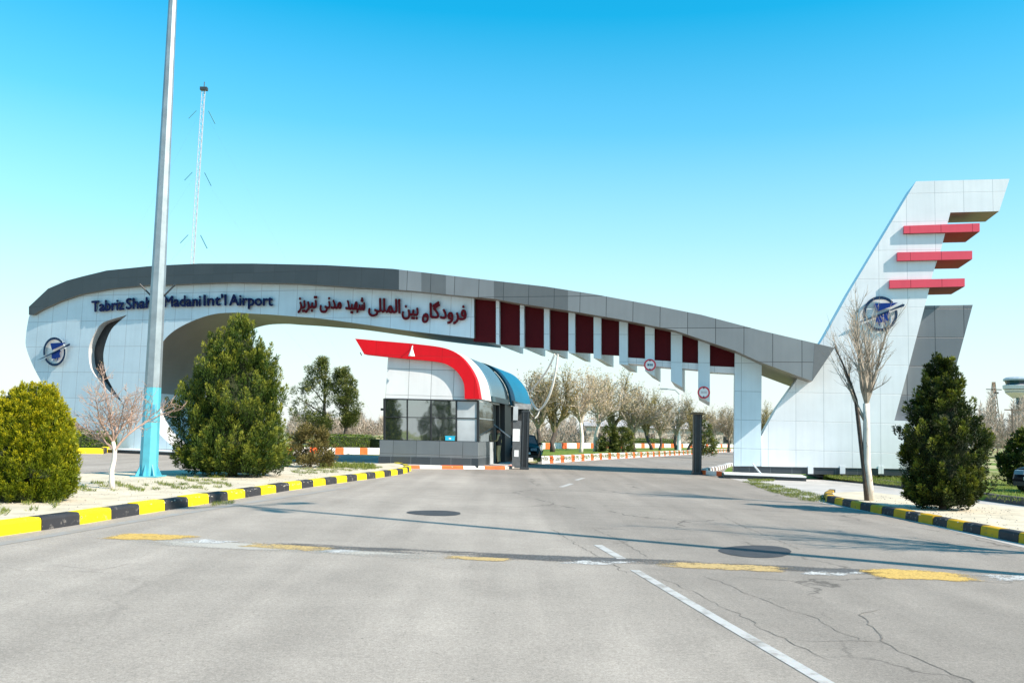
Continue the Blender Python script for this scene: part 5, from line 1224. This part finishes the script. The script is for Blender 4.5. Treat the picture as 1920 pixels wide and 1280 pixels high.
# tall bare tree on the right island: whitewashed stem, its shaded left side modelled as a dark stem
b = G(1632, 938, 0.165); sc = b.y / F
t = bare_tree(48, 380 * sc, 182 * sc, 0.14, 7, 0.46, 1.0, 19, 0.85, 0.28, upright=1.0, fork=3, wander=0.09)
for grp_ in t:
    for p_, _ in grp_:
        for x in p_: x.x -= 0.10 * min(x.z, 190 * sc) + 0.02 * max(0, x.z - 190 * sc)
e = plant_tree('bare_tree', b, t, M['paletrunk'], M['greytwig'], 'tall slender bare tree with white painted trunk on the right island, before the tail tower', None, thick=0.8, scale_fine=0.8, buds=250, bud_m=M['dryleaf'], bud_size=(0.03, 0.018))
q = MB(); q.tube([b + Vector((x * sc, -0.06, z * sc)) for x, z in ((-8, -2), (-12, 40), (-17, 90), (-22, 140), (-27, 185), (-36, 215), (-50, 250), (-66, 284))], [0.065, 0.055, 0.055, 0.055, 0.05, 0.035, 0.024, 0.010], 7)
q.build('trunk_shade_stem', M['bark'], e, smooth=True)
# a bare tree further along the right kerb, outside the picture: its shadow lies on the road
t2 = bare_tree(45, 6.3, 2.2, 0.14, 8, 0.6, 1.0, 18, 1.1, 0.4, upright=0.6, fork=3)
plant_tree('bare_tree', Vector((10.4, 13.2, 0.16)), t2, M['bark'], M['greytwig'], 'bare tree further along the right kerb than the picture shows', None, scale_fine=1.0)
# trees behind the viewer: the booth windows mirror them
evergreen('conifer', Vector((-7.5, -16, 0.0)), 6.5, [(0, 1.6, 1.6), (0.3, 1.9, 1.9), (0.7, 1.1, 1.1), (1, 0.1, 0.1)], 240, 60, M['thuja'], 'conifer behind the viewer, mirrored in the left booth window', None, 0.9, 0.2, 0.22, 0.05, 91, lean=0.8)
evergreen('conifer', Vector((-3.6, -24, 0.0)), 9.0, [(0, 1.6, 1.6), (0.3, 2.1, 2.1), (0.7, 1.3, 1.3), (1, 0.1, 0.1)], 240, 60, M['pineneedle'], 'taller conifer behind the viewer, mirrored in the middle booth window', None, 1.1, 0.25, 0.25, 0.06, 92, lean=0.7)
tb = bare_tree(93, 9.0, 2.0, 0.22, 7, 0.6, 1.0, 12, 1.6, 0.4, upright=0.5)
plant_tree('bare_tree', Vector((0.4, -18, 0.0)), tb, M['bark'], M['twig_olive'], 'bare tree behind the viewer, mirrored in the right booth window', None, thick=1.3, scale_fine=2.0)
# the avenue behind the gate
protos = [(bare_tree(51, 8.6, 2.7, 0.27, 8, 0.55, 1.0, 20, 1.9, 0.5, upright=0.4, fork=2), 'bark', 'twig_olive', 'oliveleaf', 3600),
          (bare_tree(52, 8.4, 3.0, 0.22, 8, 0.50, 1.0, 20, 1.8, 0.5, upright=0.35, fork=2), 'paletrunk', 'twig_pale', 'dryleaf', 3200),
          (bare_tree(53, 7.2, 2.0, 0.22, 9, 0.66, 1.0, 20, 1.6, 0.45, upright=0.6, fork=2), 'bark', 'greytwig', 'brownleaf', 2200)]
made = {}
av = [(1036, 847, 676, 0, 'olive crowned bare tree just right of the blue canopy', 1.0), (1089, 848, 682, 1, 'pale blossom coloured bare tree with light leaning trunk behind the hanging rope', 1.0),
      (1116, 846, 690, 1, 'sandy bare tree with two dark trunks in the avenue', 1.1), (1150, 845, 684, 0, 'olive brown bare tree in the middle of the avenue', 1.0),
      (1188, 846, 708, 2, 'spreading grey brown bare tree in the middle of the avenue', 1.25), (1222, 843, 722, 0, 'smaller olive tree behind the spreading grey brown one', 1.0),
      (1237, 843.5, 745, 2, 'low grey tree with upright dark trunk left of the slim street lamp', 1.0), (1268, 843, 730, 2, 'brown bare tree just left of the slim street lamp', 1.0), (1290, 842, 745, 0, 'olive tree close behind the lone black post', 1.0),
      (1341, 842.5, 762, 1, 'pale twiggy tree right of the lone black post', 0.9), (1366, 842, 752, 2, 'pinkish brown bare tree against the white leg', 1.0), (1440, 840, 748, 0, 'olive tree seen through the gap right of the white leg', 0.9),
      (1008, 846, 676, 2, 'grey bare tree half hidden behind the blue canopy', 1.0)]
for px, py, top, kind, label, wsc in av:
    b = G(px, py, 0.3); b.z = 0.28
    dep = min(b.y, 105.0); b = V(px, py, dep); b.z = 0.28
    Hn = V(px, top, dep).z - 0.28; tree, mt, mf, ml, nb = protos[kind]; H0 = max(x.z for p, _ in tree[0] + tree[1] for x in p)
    if kind not in made:
        o = plant_tree('avenue_tree', b, tree, M[mt], M[mf], label, 'trees of the avenue behind the gate', buds=nb, bud_m=M[ml], bud_size=(0.20, 0.07), scale_fine=2.0)
        made[kind] = o
    else:
        o = copy_tree(made[kind]); o.location = b; o['label'] = label
    o.scale = (Hn / H0 * wsc, Hn / H0 * wsc, Hn / H0); o.rotation_euler[2] = rnd.uniform(0, 6.28)
# small conifers in the avenue
for px, py, top, hw_, label, sd in [(1143, 847, 798, 17, 'small dark green conifer among the avenue trunks', 61), (1168, 846, 800, 16, 'tiny olive conifer beside the spreading avenue tree', 62), (1318, 843, 785, 18, 'small green conifer right behind the lone black post', 63)]:
    dep = 78.0; b = V(px, py, dep); b.z = 0.28; H = V(px, top, dep).z - 0.28; w_ = px_m(hw_, dep)
    evergreen('young_conifer', b, H, [(0, w_ * 0.8, w_ * 0.8), (0.3, w_, w_), (0.7, w_ * 0.5, w_ * 0.5), (1, 0.05, 0.05)], 90, 40, M['pineneedle'], label, 'young conifers of the avenue', 0.6, 0.2, 0.22, 0.06, sd, lean=0.4, lump=0.2, cat='tree')
# far pale house behind the avenue
b = V(1160, 836, 190); b.z = 0
e = empty('far_house', b, 'low pale house with shallow roof far behind the avenue trees', 'house')
q = MB(); q.box(b + Vector((-7, -3, 0)), b + Vector((26, 5, 3.6))); q.build('wall', mat('pale_render', (0.58, 0.54, 0.48), 0.8, 0.08), e)
q = MB(); q.add([b + Vector(p) for p in ((-7.5, -3.6, 3.6), (26.5, -3.6, 3.6), (26.5, 5.6, 3.6), (-7.5, 5.6, 3.6), (-7.5, 1, 5.0), (26.5, 1, 5.0))], [(0, 1, 5, 4), (2, 3, 4, 5), (0, 4, 3), (1, 2, 5), (3, 2, 1, 0)]); q.build('roof', mat('greyish_roof', (0.42, 0.40, 0.40), 0.7, 0.1), e)
for i in range(6):
    q = MB(); q.box(b + Vector((-5 + i * 5.2, -3.04, 1.0)), b + Vector((-3.4 + i * 5.2, -2.98, 2.4))); q.build('window', M['dark'], e)

# far bare thickets that read as one mass
def thicket(spans, label, seed, dep0, m='thicket'):
    rg = np.random.default_rng(seed); B_, A_2, L_2, W_2, T_2 = [], [], [], [], []
    for x0, x1, y0, y1 in spans:
        n = int((x1 - x0) * 90)
        xs = rg.uniform(x0, x1, n); dep = dep0 * rg.uniform(0.92, 1.15, n)
        env = 0.55 + 0.25 * np.sin(xs * 0.11 + seed) + 0.2 * np.sin(xs * 0.31 + seed * 2) + 0.1 * np.sin(xs * 0.9)
        hgt = (y1 - y0) * np.clip(env, 0.2, 1.0)
        f_ = rg.random(n) ** 0.8
        for x, d_, h_, t_ in zip(xs, dep, hgt, f_):
            p = V(x, y1 - h_ * t_, d_); B_.append((p.x, p.y, max(0.05, p.z))); 
        A_2.append(unit(rg.normal(size=(n, 3)) * 0.55 + np.array([0, 0, 1.0]))); L_2.append(dep / F * (6 + 10 * rg.random(n))); W_2.append(dep / F * (0.5 + 0.9 * rg.random(n))); T_2.append(rg.random(n))
    o = leaves_obj('far_thicket', np.array(B_), np.vstack(A_2), np.concatenate(L_2), np.concatenate(W_2), np.concatenate(T_2), M[m])
    tag(o, label, 'thicket', kind='stuff')
thicket([(80, 200, 765, 807)], 'pinkish bare thicket behind the field at the left', 71, 170)
thicket([(540, 735, 778, 816)], 'pinkish bare thicket behind the hedge left of the booth', 72, 180)
thicket([(985, 1470, 782, 832)], 'bare brown thicket behind the avenue', 73, 200)
thicket([(1800, 2000, 738, 842), (1840, 1960, 775, 842)], 'bare grey and tan thicket at the right edge', 74, 150)

# grass that nobody could count
def grass(polys, label, dens, h, seed, z, clump=0.0, mname='grass'):
    rg = np.random.default_rng(seed); pts = []
    for poly in polys:
        P_ = [G(x, y, z) for x, y in poly]; xs = [p.x for p in P_]; ys = [p.y for p in P_]
        area = (max(xs) - min(xs)) * (max(ys) - min(ys)); n = int(min(60000, area * dens))
        q_ = np.stack([rg.uniform(min(xs), max(xs), n), rg.uniform(min(ys), max(ys), n)], -1); pl = [(p.x, p.y) for p in P_]
        if clump: f_ = np.sin(q_[:, 0] * 4.1 + seed) * np.sin(q_[:, 1] * 3.3 + seed * 2) + 0.6 * np.sin(q_[:, 0] * 11 + q_[:, 1] * 7); q_ = q_[f_ > clump]
        pts += [(x, y, z) for x, y in q_ if inpoly(x, y, pl)]
    P_ = np.array(pts); n = len(P_)
    o = leaves_obj('grass', P_, unit(rg.normal(size=(n, 3)) * 0.5 + np.array([0, 0, 1.0])), h * (0.5 + rg.random(n)), np.full(n, h * 0.13) * (0.6 + 0.8 * rg.random(n)), rg.random(n), M[mname])
    tag(o, label, 'grass', kind='stuff')
grass([[(1392, 903), (1450, 908), (1545, 930), (1550, 943), (1500, 938), (1440, 921)], [(1400, 899), (1455, 898), (1450, 903), (1408, 904)]], 'yellowish grass strip between road and forecourt', 900, 0.07, 81, 0.01, -0.2)
grass([[(150, 905), (330, 905), (330, 922), (150, 922)], [(330, 890), (420, 893), (440, 920), (330, 918)], [(0, 940), (120, 936), (100, 960), (0, 968)], [(540, 880), (700, 872), (720, 878), (560, 892)]], 'tufts of green grass on the sandy left island', 700, 0.075, 82, 0.165, 0.35)
grass([[(1530, 886), (1690, 886), (1690, 912), (1560, 897)], [(1690, 886), (1930, 886), (1930, 945), (1700, 915)]], 'green lawn grass in front of the tail tower', 420, 0.09, 83, 0.19, -0.6)
grass([[(1000, 868), (1370, 846), (1370, 843), (1000, 856)]], 'grass on the verge behind the gate', 30, 0.16, 84, 0.30)
grass([[(600, 868), (700, 872), (705, 880), (600, 876)]], 'grass at the far tip of the left island', 500, 0.12, 85, 0.165, -0.6)
grass([[(395, 950), (440, 944), (440, 938), (400, 942)]], 'weeds at the foot of the left kerb', 800, 0.06, 86, 0.006)

# small stones lying on the sandy islands and along the kerbs
def gravel(polys, label, n, seed, z):
    rg = np.random.default_rng(seed); pts = []
    for poly in polys:
        P_ = [G(x, y, z) for x, y in poly]; pl = [(p.x, p.y) for p in P_]; xs = [p[0] for p in pl]; ys = [p[1] for p in pl]
        for x, y in zip(rg.uniform(min(xs), max(xs), n), rg.uniform(min(ys), max(ys), n)):
            if inpoly(x, y, pl): pts.append((x, y, z))
    v, f = [], []
    for x, y, zz in pts:
        r_ = rg.uniform(0.008, 0.028); b0 = len(v)
        for k_ in range(4): a = k_ * 1.57 + rg.uniform(-.4, .4); v.append((x + math.cos(a) * r_, y + math.sin(a) * r_, zz - 0.002))
        v.append((x + rg.uniform(-.3, .3) * r_, y, zz + r_ * 0.8)); f += [(b0, b0 + 1, b0 + 4), (b0 + 1, b0 + 2, b0 + 4), (b0 + 2, b0 + 3, b0 + 4), (b0 + 3, b0, b0 + 4)]
    tag(mesh_obj('gravel', v, f, mat('gravel_stone', (0.34, 0.30, 0.25), 0.95, 0.5, 11.0)), label, 'gravel', kind='stuff')
gravel([[(0, 975), (0, 905), (330, 890), (600, 872), (700, 876), (560, 908), (350, 938)]], 'loose small stones on the sandy left island', 1800, 95, 0.17)
gravel([[(1600, 940), (1640, 928), (1900, 955), (1920, 1000), (1800, 980)]], 'loose small stones on the right island', 700, 96, 0.165)
# ------------------------------------------------------------------ cars
def car(b, ang, col, label, plate=True):
    e = empty('parked_car', b, label, 'car', None)
    rot = Matrix.Rotation(ang, 4, 'Z')
    def T(x, y, z): return b + (rot @ Vector((x, y, z)))          # x across, y backwards from the nose
    L_, W_ = 4.4, 0.86
    prof = [(0.0, 0.38), (0.02, 0.62), (0.25, 0.78), (1.15, 0.93), (4.15, 0.98), (4.38, 0.85), (4.4, 0.42)]
    q = MB(); st = [(0.0, 0.80), (0.35, 0.97), (1.2, 1.0), (3.4, 1.0), (4.1, 0.96), (4.4, 0.84)]
    def topz(y): return float(np.interp(y, [p[0] for p in prof], [p[1] for p in prof]))
    ys = np.linspace(0, 4.4, 15); rings = []
    for y in ys:
        w_ = W_ * float(np.interp(y, [s_[0] for s_ in st], [s_[1] for s_ in st])); t_ = topz(max(0.01, min(4.39, y))); lo = 0.24
        rings.append([T(-w_ * 0.94, y, lo), T(-w_, y, lo + 0.2), T(-w_ * 0.99, y, t_ - 0.12), T(-w_ * 0.9, y, t_ - 0.02), T(-w_ * 0.45, y, t_ + 0.015), T(w_ * 0.45, y, t_ + 0.015), T(w_ * 0.9, y, t_ - 0.02), T(w_ * 0.99, y, t_ - 0.12), T(w_, y, lo + 0.2), T(w_ * 0.94, y, lo)])
    k = 10; v = [p for r_ in rings for p in r_]
    q.add(v, [(i * k + j, i * k + (j + 1) % k, (i + 1) * k + (j + 1) % k, (i + 1) * k + j) for i in range(len(rings) - 1) for j in range(k)] + [tuple(range(k)), tuple((len(rings) - 1) * k + j for j in reversed(range(k)))])
    paint = mat('car_paint', col, 0.4, 0.03, 1.0, spec=0.15); body = q.build('body', paint, e, smooth=False)
    q = MB(); lowr = [(1.05, 0.90), (3.95, 0.96)]; up_ = [(1.85, 1.40), (3.35, 1.42)]
    q.hexa([T(-0.76, 1.05, 0.90), T(0.76, 1.05, 0.90), T(0.76, 4.0, 0.95), T(-0.76, 4.0, 0.95), T(-0.6, 1.85, 1.39), T(0.6, 1.85, 1.39), T(0.6, 3.4, 1.40), T(-0.6, 3.4, 1.40)])
    q.build('window_glass', mat('car_glass', (0.012, 0.015, 0.018), 0.05, 0.05), e)
    q = MB(); q.hexa([T(-0.6, 1.83, 1.395), T(0.6, 1.83, 1.395), T(0.6, 3.42, 1.405), T(-0.6, 3.42, 1.405), T(-0.52, 2.0, 1.45), T(0.52, 2.0, 1.45), T(0.52, 3.25, 1.46), T(-0.52, 3.25, 1.46)])
    for sx_ in (-1, 1):
        q.tube([T(sx_ * 0.77, 1.05, 0.91), T(sx_ * 0.61, 1.85, 1.40)], 0.035, 5); q.tube([T(sx_ * 0.77, 3.98, 0.95), T(sx_ * 0.61, 3.4, 1.41)], 0.05, 5); q.tube([T(sx_ * 0.765, 2.6, 0.94), T(sx_ * 0.61, 2.6, 1.41)], 0.03, 5)
    q.build('roof', paint, e)
    for sx_ in (-1, 1):
        for y in (0.85, 3.5):
            q = MB(); c = T(sx_ * 0.80, y, 0.32); ax = rot @ Vector((1, 0, 0)); q.tube([c - ax * 0.10, c - ax * 0.09, c + ax * 0.09, c + ax * 0.10], [0.27, 0.32, 0.32, 0.27], 20); wh = q.build('wheel', M['black'], e)
            q = MB(); q.tube([c + ax * sx_ * 0.08, c + ax * sx_ * 0.115], [0.19, 0.17], 14); q.build('rim', M['steel'], wh)
        q = MB(); q.hexa([T(sx_ * 0.44 - 0.17, -0.015, 0.60), T(sx_ * 0.44 + 0.17, -0.015, 0.60), T(sx_ * 0.44 + 0.17, 0.10, 0.62), T(sx_ * 0.44 - 0.17, 0.10, 0.62), T(sx_ * 0.44 - 0.17, 0.03, 0.73), T(sx_ * 0.44 + 0.17, 0.03, 0.73), T(sx_ * 0.44 + 0.17, 0.2, 0.75), T(sx_ * 0.44 - 0.17, 0.2, 0.75)]); q.build('headlight', mat('headlight_glass', (0.16, 0.20, 0.24), 0.15, 0.05), e)
        q = MB(); q.obox(T(sx_ * 0.90, 1.35, 0.98), rot @ Vector((0.09, 0, 0)), rot @ Vector((0, 0.05, 0)), (0, 0, 0.06)); q.build('mirror', paint, e)
    q = MB(); q.obox(T(0, -0.02, 0.47), rot @ Vector((0.26, 0, 0)), rot @ Vector((0, 0.012, 0)), (0, 0, 0.055)); q.build('number_plate', M['white'], e)
    q = MB(); q.obox(T(0, -0.005, 0.30), rot @ Vector((0.62, 0, 0)), rot @ Vector((0, 0.03, 0)), (0, 0, 0.07)); q.build('bumper_grille', M['black'], e)
    return e
cb = G(1006, 868, 0.0); cb = V(985, 868, 49.5); cb.z = 0.14
car(cb, R(3), (0.005, 0.005, 0.006), 'dark car in the shade under the arch, showing beside the black post at the booth')
cb = V(1903, 925, 29.5); cb.z = 0.01
cb.z = 0.19
car(cb + Vector((0.9, 0.6, 0)), R(-62), (0.008, 0.009, 0.014), 'dark blue car cut off by the right edge of the picture')
b = V(1932, 850, 36); b.z = 0.19
evergreen('dark_shrub', b, 2.1, [(0, 0.9, 0.9), (0.4, 1.15, 1.1), (0.8, 0.7, 0.7), (1, 0.15, 0.15)], 150, 60, M['dkever'], 'dark shrub behind the dark blue car at the right edge', None, 0.45, 0.2, 0.14, 0.06, 90, lump=0.2, cat='shrub')

# ------------------------------------------------------------------ the guard in the doorway
def person(b, H, face, label):
    e = empty('person', b, label, 'person')
    c, s_ = math.cos(face), math.sin(face)
    def T(x, y, z): return b + Vector((x * c - y * s_, x * s_ + y * c, z)) * 1.0       # y is forward
    k = H / 1.75
    J = {'pelvis': (0, 0, 0.95), 'waist': (0, 0.0, 1.10), 'chest': (0, 0.0, 1.32), 'neck': (0, 0.02, 1.48), 'head': (0, 0.05, 1.60), 'top': (0, 0.045, 1.70),
         'shL': (-0.19, 0, 1.42), 'elL': (-0.25, 0.02, 1.15), 'wrL': (-0.18, 0.24, 1.08), 'haL': (-0.15, 0.31, 1.09), 'shR': (0.19, 0, 1.42), 'elR': (0.25, -0.02, 1.14), 'wrR': (0.25, 0.08, 0.90), 'haR': (0.245, 0.11, 0.81),
         'hpL': (-0.10, 0, 0.90), 'knL': (-0.12, 0.03, 0.49), 'anL': (-0.12, -0.02, 0.09), 'toL': (-0.13, 0.15, 0.035), 'hpR': (0.10, 0, 0.90), 'knR': (0.12, 0.02, 0.49), 'anR': (0.13, -0.03, 0.09), 'toR': (0.15, 0.14, 0.035)}
    rad = dict(pelvis=(0.155, 0.11), waist=(0.135, 0.10), chest=(0.165, 0.115), neck=(0.058, 0.06), head=(0.085, 0.10), top=(0.07, 0.085), shL=(0.07,) * 2, elL=(0.047,) * 2, wrL=(0.032,) * 2, haL=(0.035, 0.02), shR=(0.07,) * 2, elR=(0.047,) * 2, wrR=(0.032,) * 2, haR=(0.035, 0.02),
               hpL=(0.095,) * 2, knL=(0.062,) * 2, anL=(0.045,) * 2, toL=(0.045, 0.03), hpR=(0.095,) * 2, knR=(0.062,) * 2, anR=(0.045,) * 2, toR=(0.045, 0.03))
    E = [('pelvis', 'waist'), ('waist', 'chest'), ('chest', 'neck'), ('neck', 'head'), ('head', 'top'), ('chest', 'shL'), ('shL', 'elL'), ('elL', 'wrL'), ('wrL', 'haL'), ('chest', 'shR'), ('shR', 'elR'), ('elR', 'wrR'), ('wrR', 'haR'), ('pelvis', 'hpL'), ('hpL', 'knL'), ('knL', 'anL'), ('anL', 'toL'), ('pelvis', 'hpR'), ('hpR', 'knR'), ('knR', 'anR'), ('anR', 'toR')]
    names = list(J); me = bpy.data.meshes.new('body'); me.from_pydata([tuple(T(*(np.array(J[n]) * k))) for n in names], [(names.index(a), names.index(b_)) for a, b_ in E], [])
    # fingers, short chains off each hand
    bm = bmesh.new(); bm.from_mesh(me); bm.verts.ensure_lookup_table(); radl = [tuple(x * k for x in rad[n]) for n in names]
    for hn, dz, dy in (('haL', 0.0, 0.045), ('haR', -0.045, 0.012)):
        bm.verts.ensure_lookup_table(); h = bm.verts[names.index(hn)]
        for f_ in range(5):
            off = (f_ - 2) * 0.017; l2 = (0.55, 0.95, 1.05, 1.0, 0.8)[f_]
            p1 = h.co + Vector((off * c, off * s_, 0)) + Vector((-s_ * dy * l2, c * dy * l2, dz * l2)); p2 = p1 + Vector((-s_ * dy * l2 * 0.8, c * dy * l2 * 0.8, dz * l2 * 0.8 - 0.012))
            v1 = bm.verts.new(p1); v2 = bm.verts.new(p2); bm.edges.new((h, v1)); bm.edges.new((v1, v2)); radl += [(0.0095, 0.0095), (0.007, 0.007)]
    bm.to_mesh(me); bm.free()
    o = bpy.data.objects.new('body', me); COL.objects.link(o)
    md = o.modifiers.new('skin', 'SKIN'); md.use_smooth_shade = True
    lay = me.skin_vertices[0].data
    for i, r_ in enumerate(radl): lay[i].radius = r_; lay[i].use_root = (i == 0)
    sb = o.modifiers.new('sub', 'SUBSURF'); sb.levels = 2; sb.render_levels = 2
    bpy.context.view_layer.update()
    m2 = bpy.data.meshes.new_from_object(o.evaluated_get(bpy.context.evaluated_depsgraph_get())); o.modifiers.clear(); o.data = m2; m2.name = 'body'
    skin = mat('skin', (0.36, 0.20, 0.13), 0.6, 0.05); khaki = mat('khaki_cloth', (0.34, 0.31, 0.17), 0.85, 0.12, 8.0); dk = mat('dark_cloth', (0.02, 0.02, 0.022), 0.85, 0.2, 8.0); shoe = mat('black_shoe', (0.012, 0.012, 0.012), 0.4, 0.1)
    for m_ in (skin, khaki, dk, shoe): m2.materials.append(m_)
    for p in m2.polygons:
        z = (p.center.z - b.z) / k
        lx = (p.center - b).dot(Vector((c, s_, 0)))
        hand = (z < 0.94 and abs(lx) > 0.20 and z > 0.6) or ((p.center - b).dot(Vector((-s_, c, 0))) > 0.2 * k and z > 0.6)
        p.material_index = 0 if (z > 1.47 or hand) else (3 if z < 0.10 else 1)
    attach(o, e)
    # waistcoat, hair, face
    def shellpart(name, zs, grow, m_, front=None):
        q = MB(); kk = 20; rings = []
        for z, rx, ry in zs: rings.append([T(math.cos(2 * math.pi * i / kk) * rx * k, (math.sin(2 * math.pi * i / kk) * ry + 0.01) * k, z * k) for i in range(kk)])
        q.add([p for r_ in rings for p in r_], [(i * kk + j, i * kk + (j + 1) % kk, (i + 1) * kk + (j + 1) % kk, (i + 1) * kk + j) for i in range(len(rings) - 1) for j in range(kk)]); return q.build(name, m_, e, smooth=True)
    shellpart('waistcoat', [(0.90, 0.185, 0.135), (1.05, 0.165, 0.125), (1.25, 0.195, 0.14), (1.40, 0.20, 0.13), (1.47, 0.11, 0.085)], 0, dk)
    q = MB(); hc = (0, 0.035, 1.645)
    for i in range(5):
        pass
    rings = []; kk = 14
    for z, rx, ry, oy in ((1.60, 0.088, 0.085, -0.02), (1.66, 0.094, 0.105, 0.0), (1.71, 0.085, 0.10, 0.01), (1.745, 0.05, 0.06, 0.01), (1.752, 0.01, 0.01, 0.01)): rings.append([T(math.cos(2 * math.pi * i / kk) * rx * k, (math.sin(2 * math.pi * i / kk) * ry + 0.035 + oy) * k, z * k) for i in range(kk)])
    q.add([p for r_ in rings for p in r_], [(i * kk + j, i * kk + (j + 1) % kk, (i + 1) * kk + (j + 1) % kk, (i + 1) * kk + j) for i in range(4) for j in range(kk)]); q.build('hair', mat('dark_hair', (0.012, 0.010, 0.009), 0.6, 0.1), e, smooth=True)
    q = MB(); q.add([T(x * k, y * k, z * k) for x, y, z in ((0, 0.15, 1.625), (-0.016, 0.145, 1.59), (0.016, 0.145, 1.59), (0, 0.172, 1.592))], [(0, 1, 3), (0, 3, 2), (1, 2, 3)]); q.build('nose', skin, e)
    for sg in (-1, 1):
        q = MB(); lathe(q, T(sg * 0.033 * k, 0.142 * k, 1.624 * k), [(0.004, -0.006), (0.010, 0), (0.004, 0.006)], 8); q.build('eye', dk, e)
        q = MB(); q.obox(T(sg * 0.092 * k, 0.05 * k, 1.61 * k), Vector((c, s_, 0)) * 0.010, Vector((-s_, c, 0)) * 0.022, (0, 0, 0.032)); q.build('ear', skin, e)
    q = MB(); q.obox(T(0, 0.143 * k, 1.558 * k), Vector((c, s_, 0)) * 0.026, Vector((-s_, c, 0)) * 0.006, (0, 0, 0.006)); q.build('mouth', mat('lip', (0.25, 0.09, 0.07), 0.5, 0.05), e)
    return e
gb = V(934.5, 868, 45.2); gb.z = 0.136
person(gb, 1.76, R(75), 'guard in khaki clothes and dark waistcoat standing in the shade by the booth door')
q = MB(); a = V(921, 792, 45.6); b2 = V(956, 819, 44.6); q.tube([a, b2], 0.035, 6)
q.build('stay_bar', M['pale_panel'], booth)
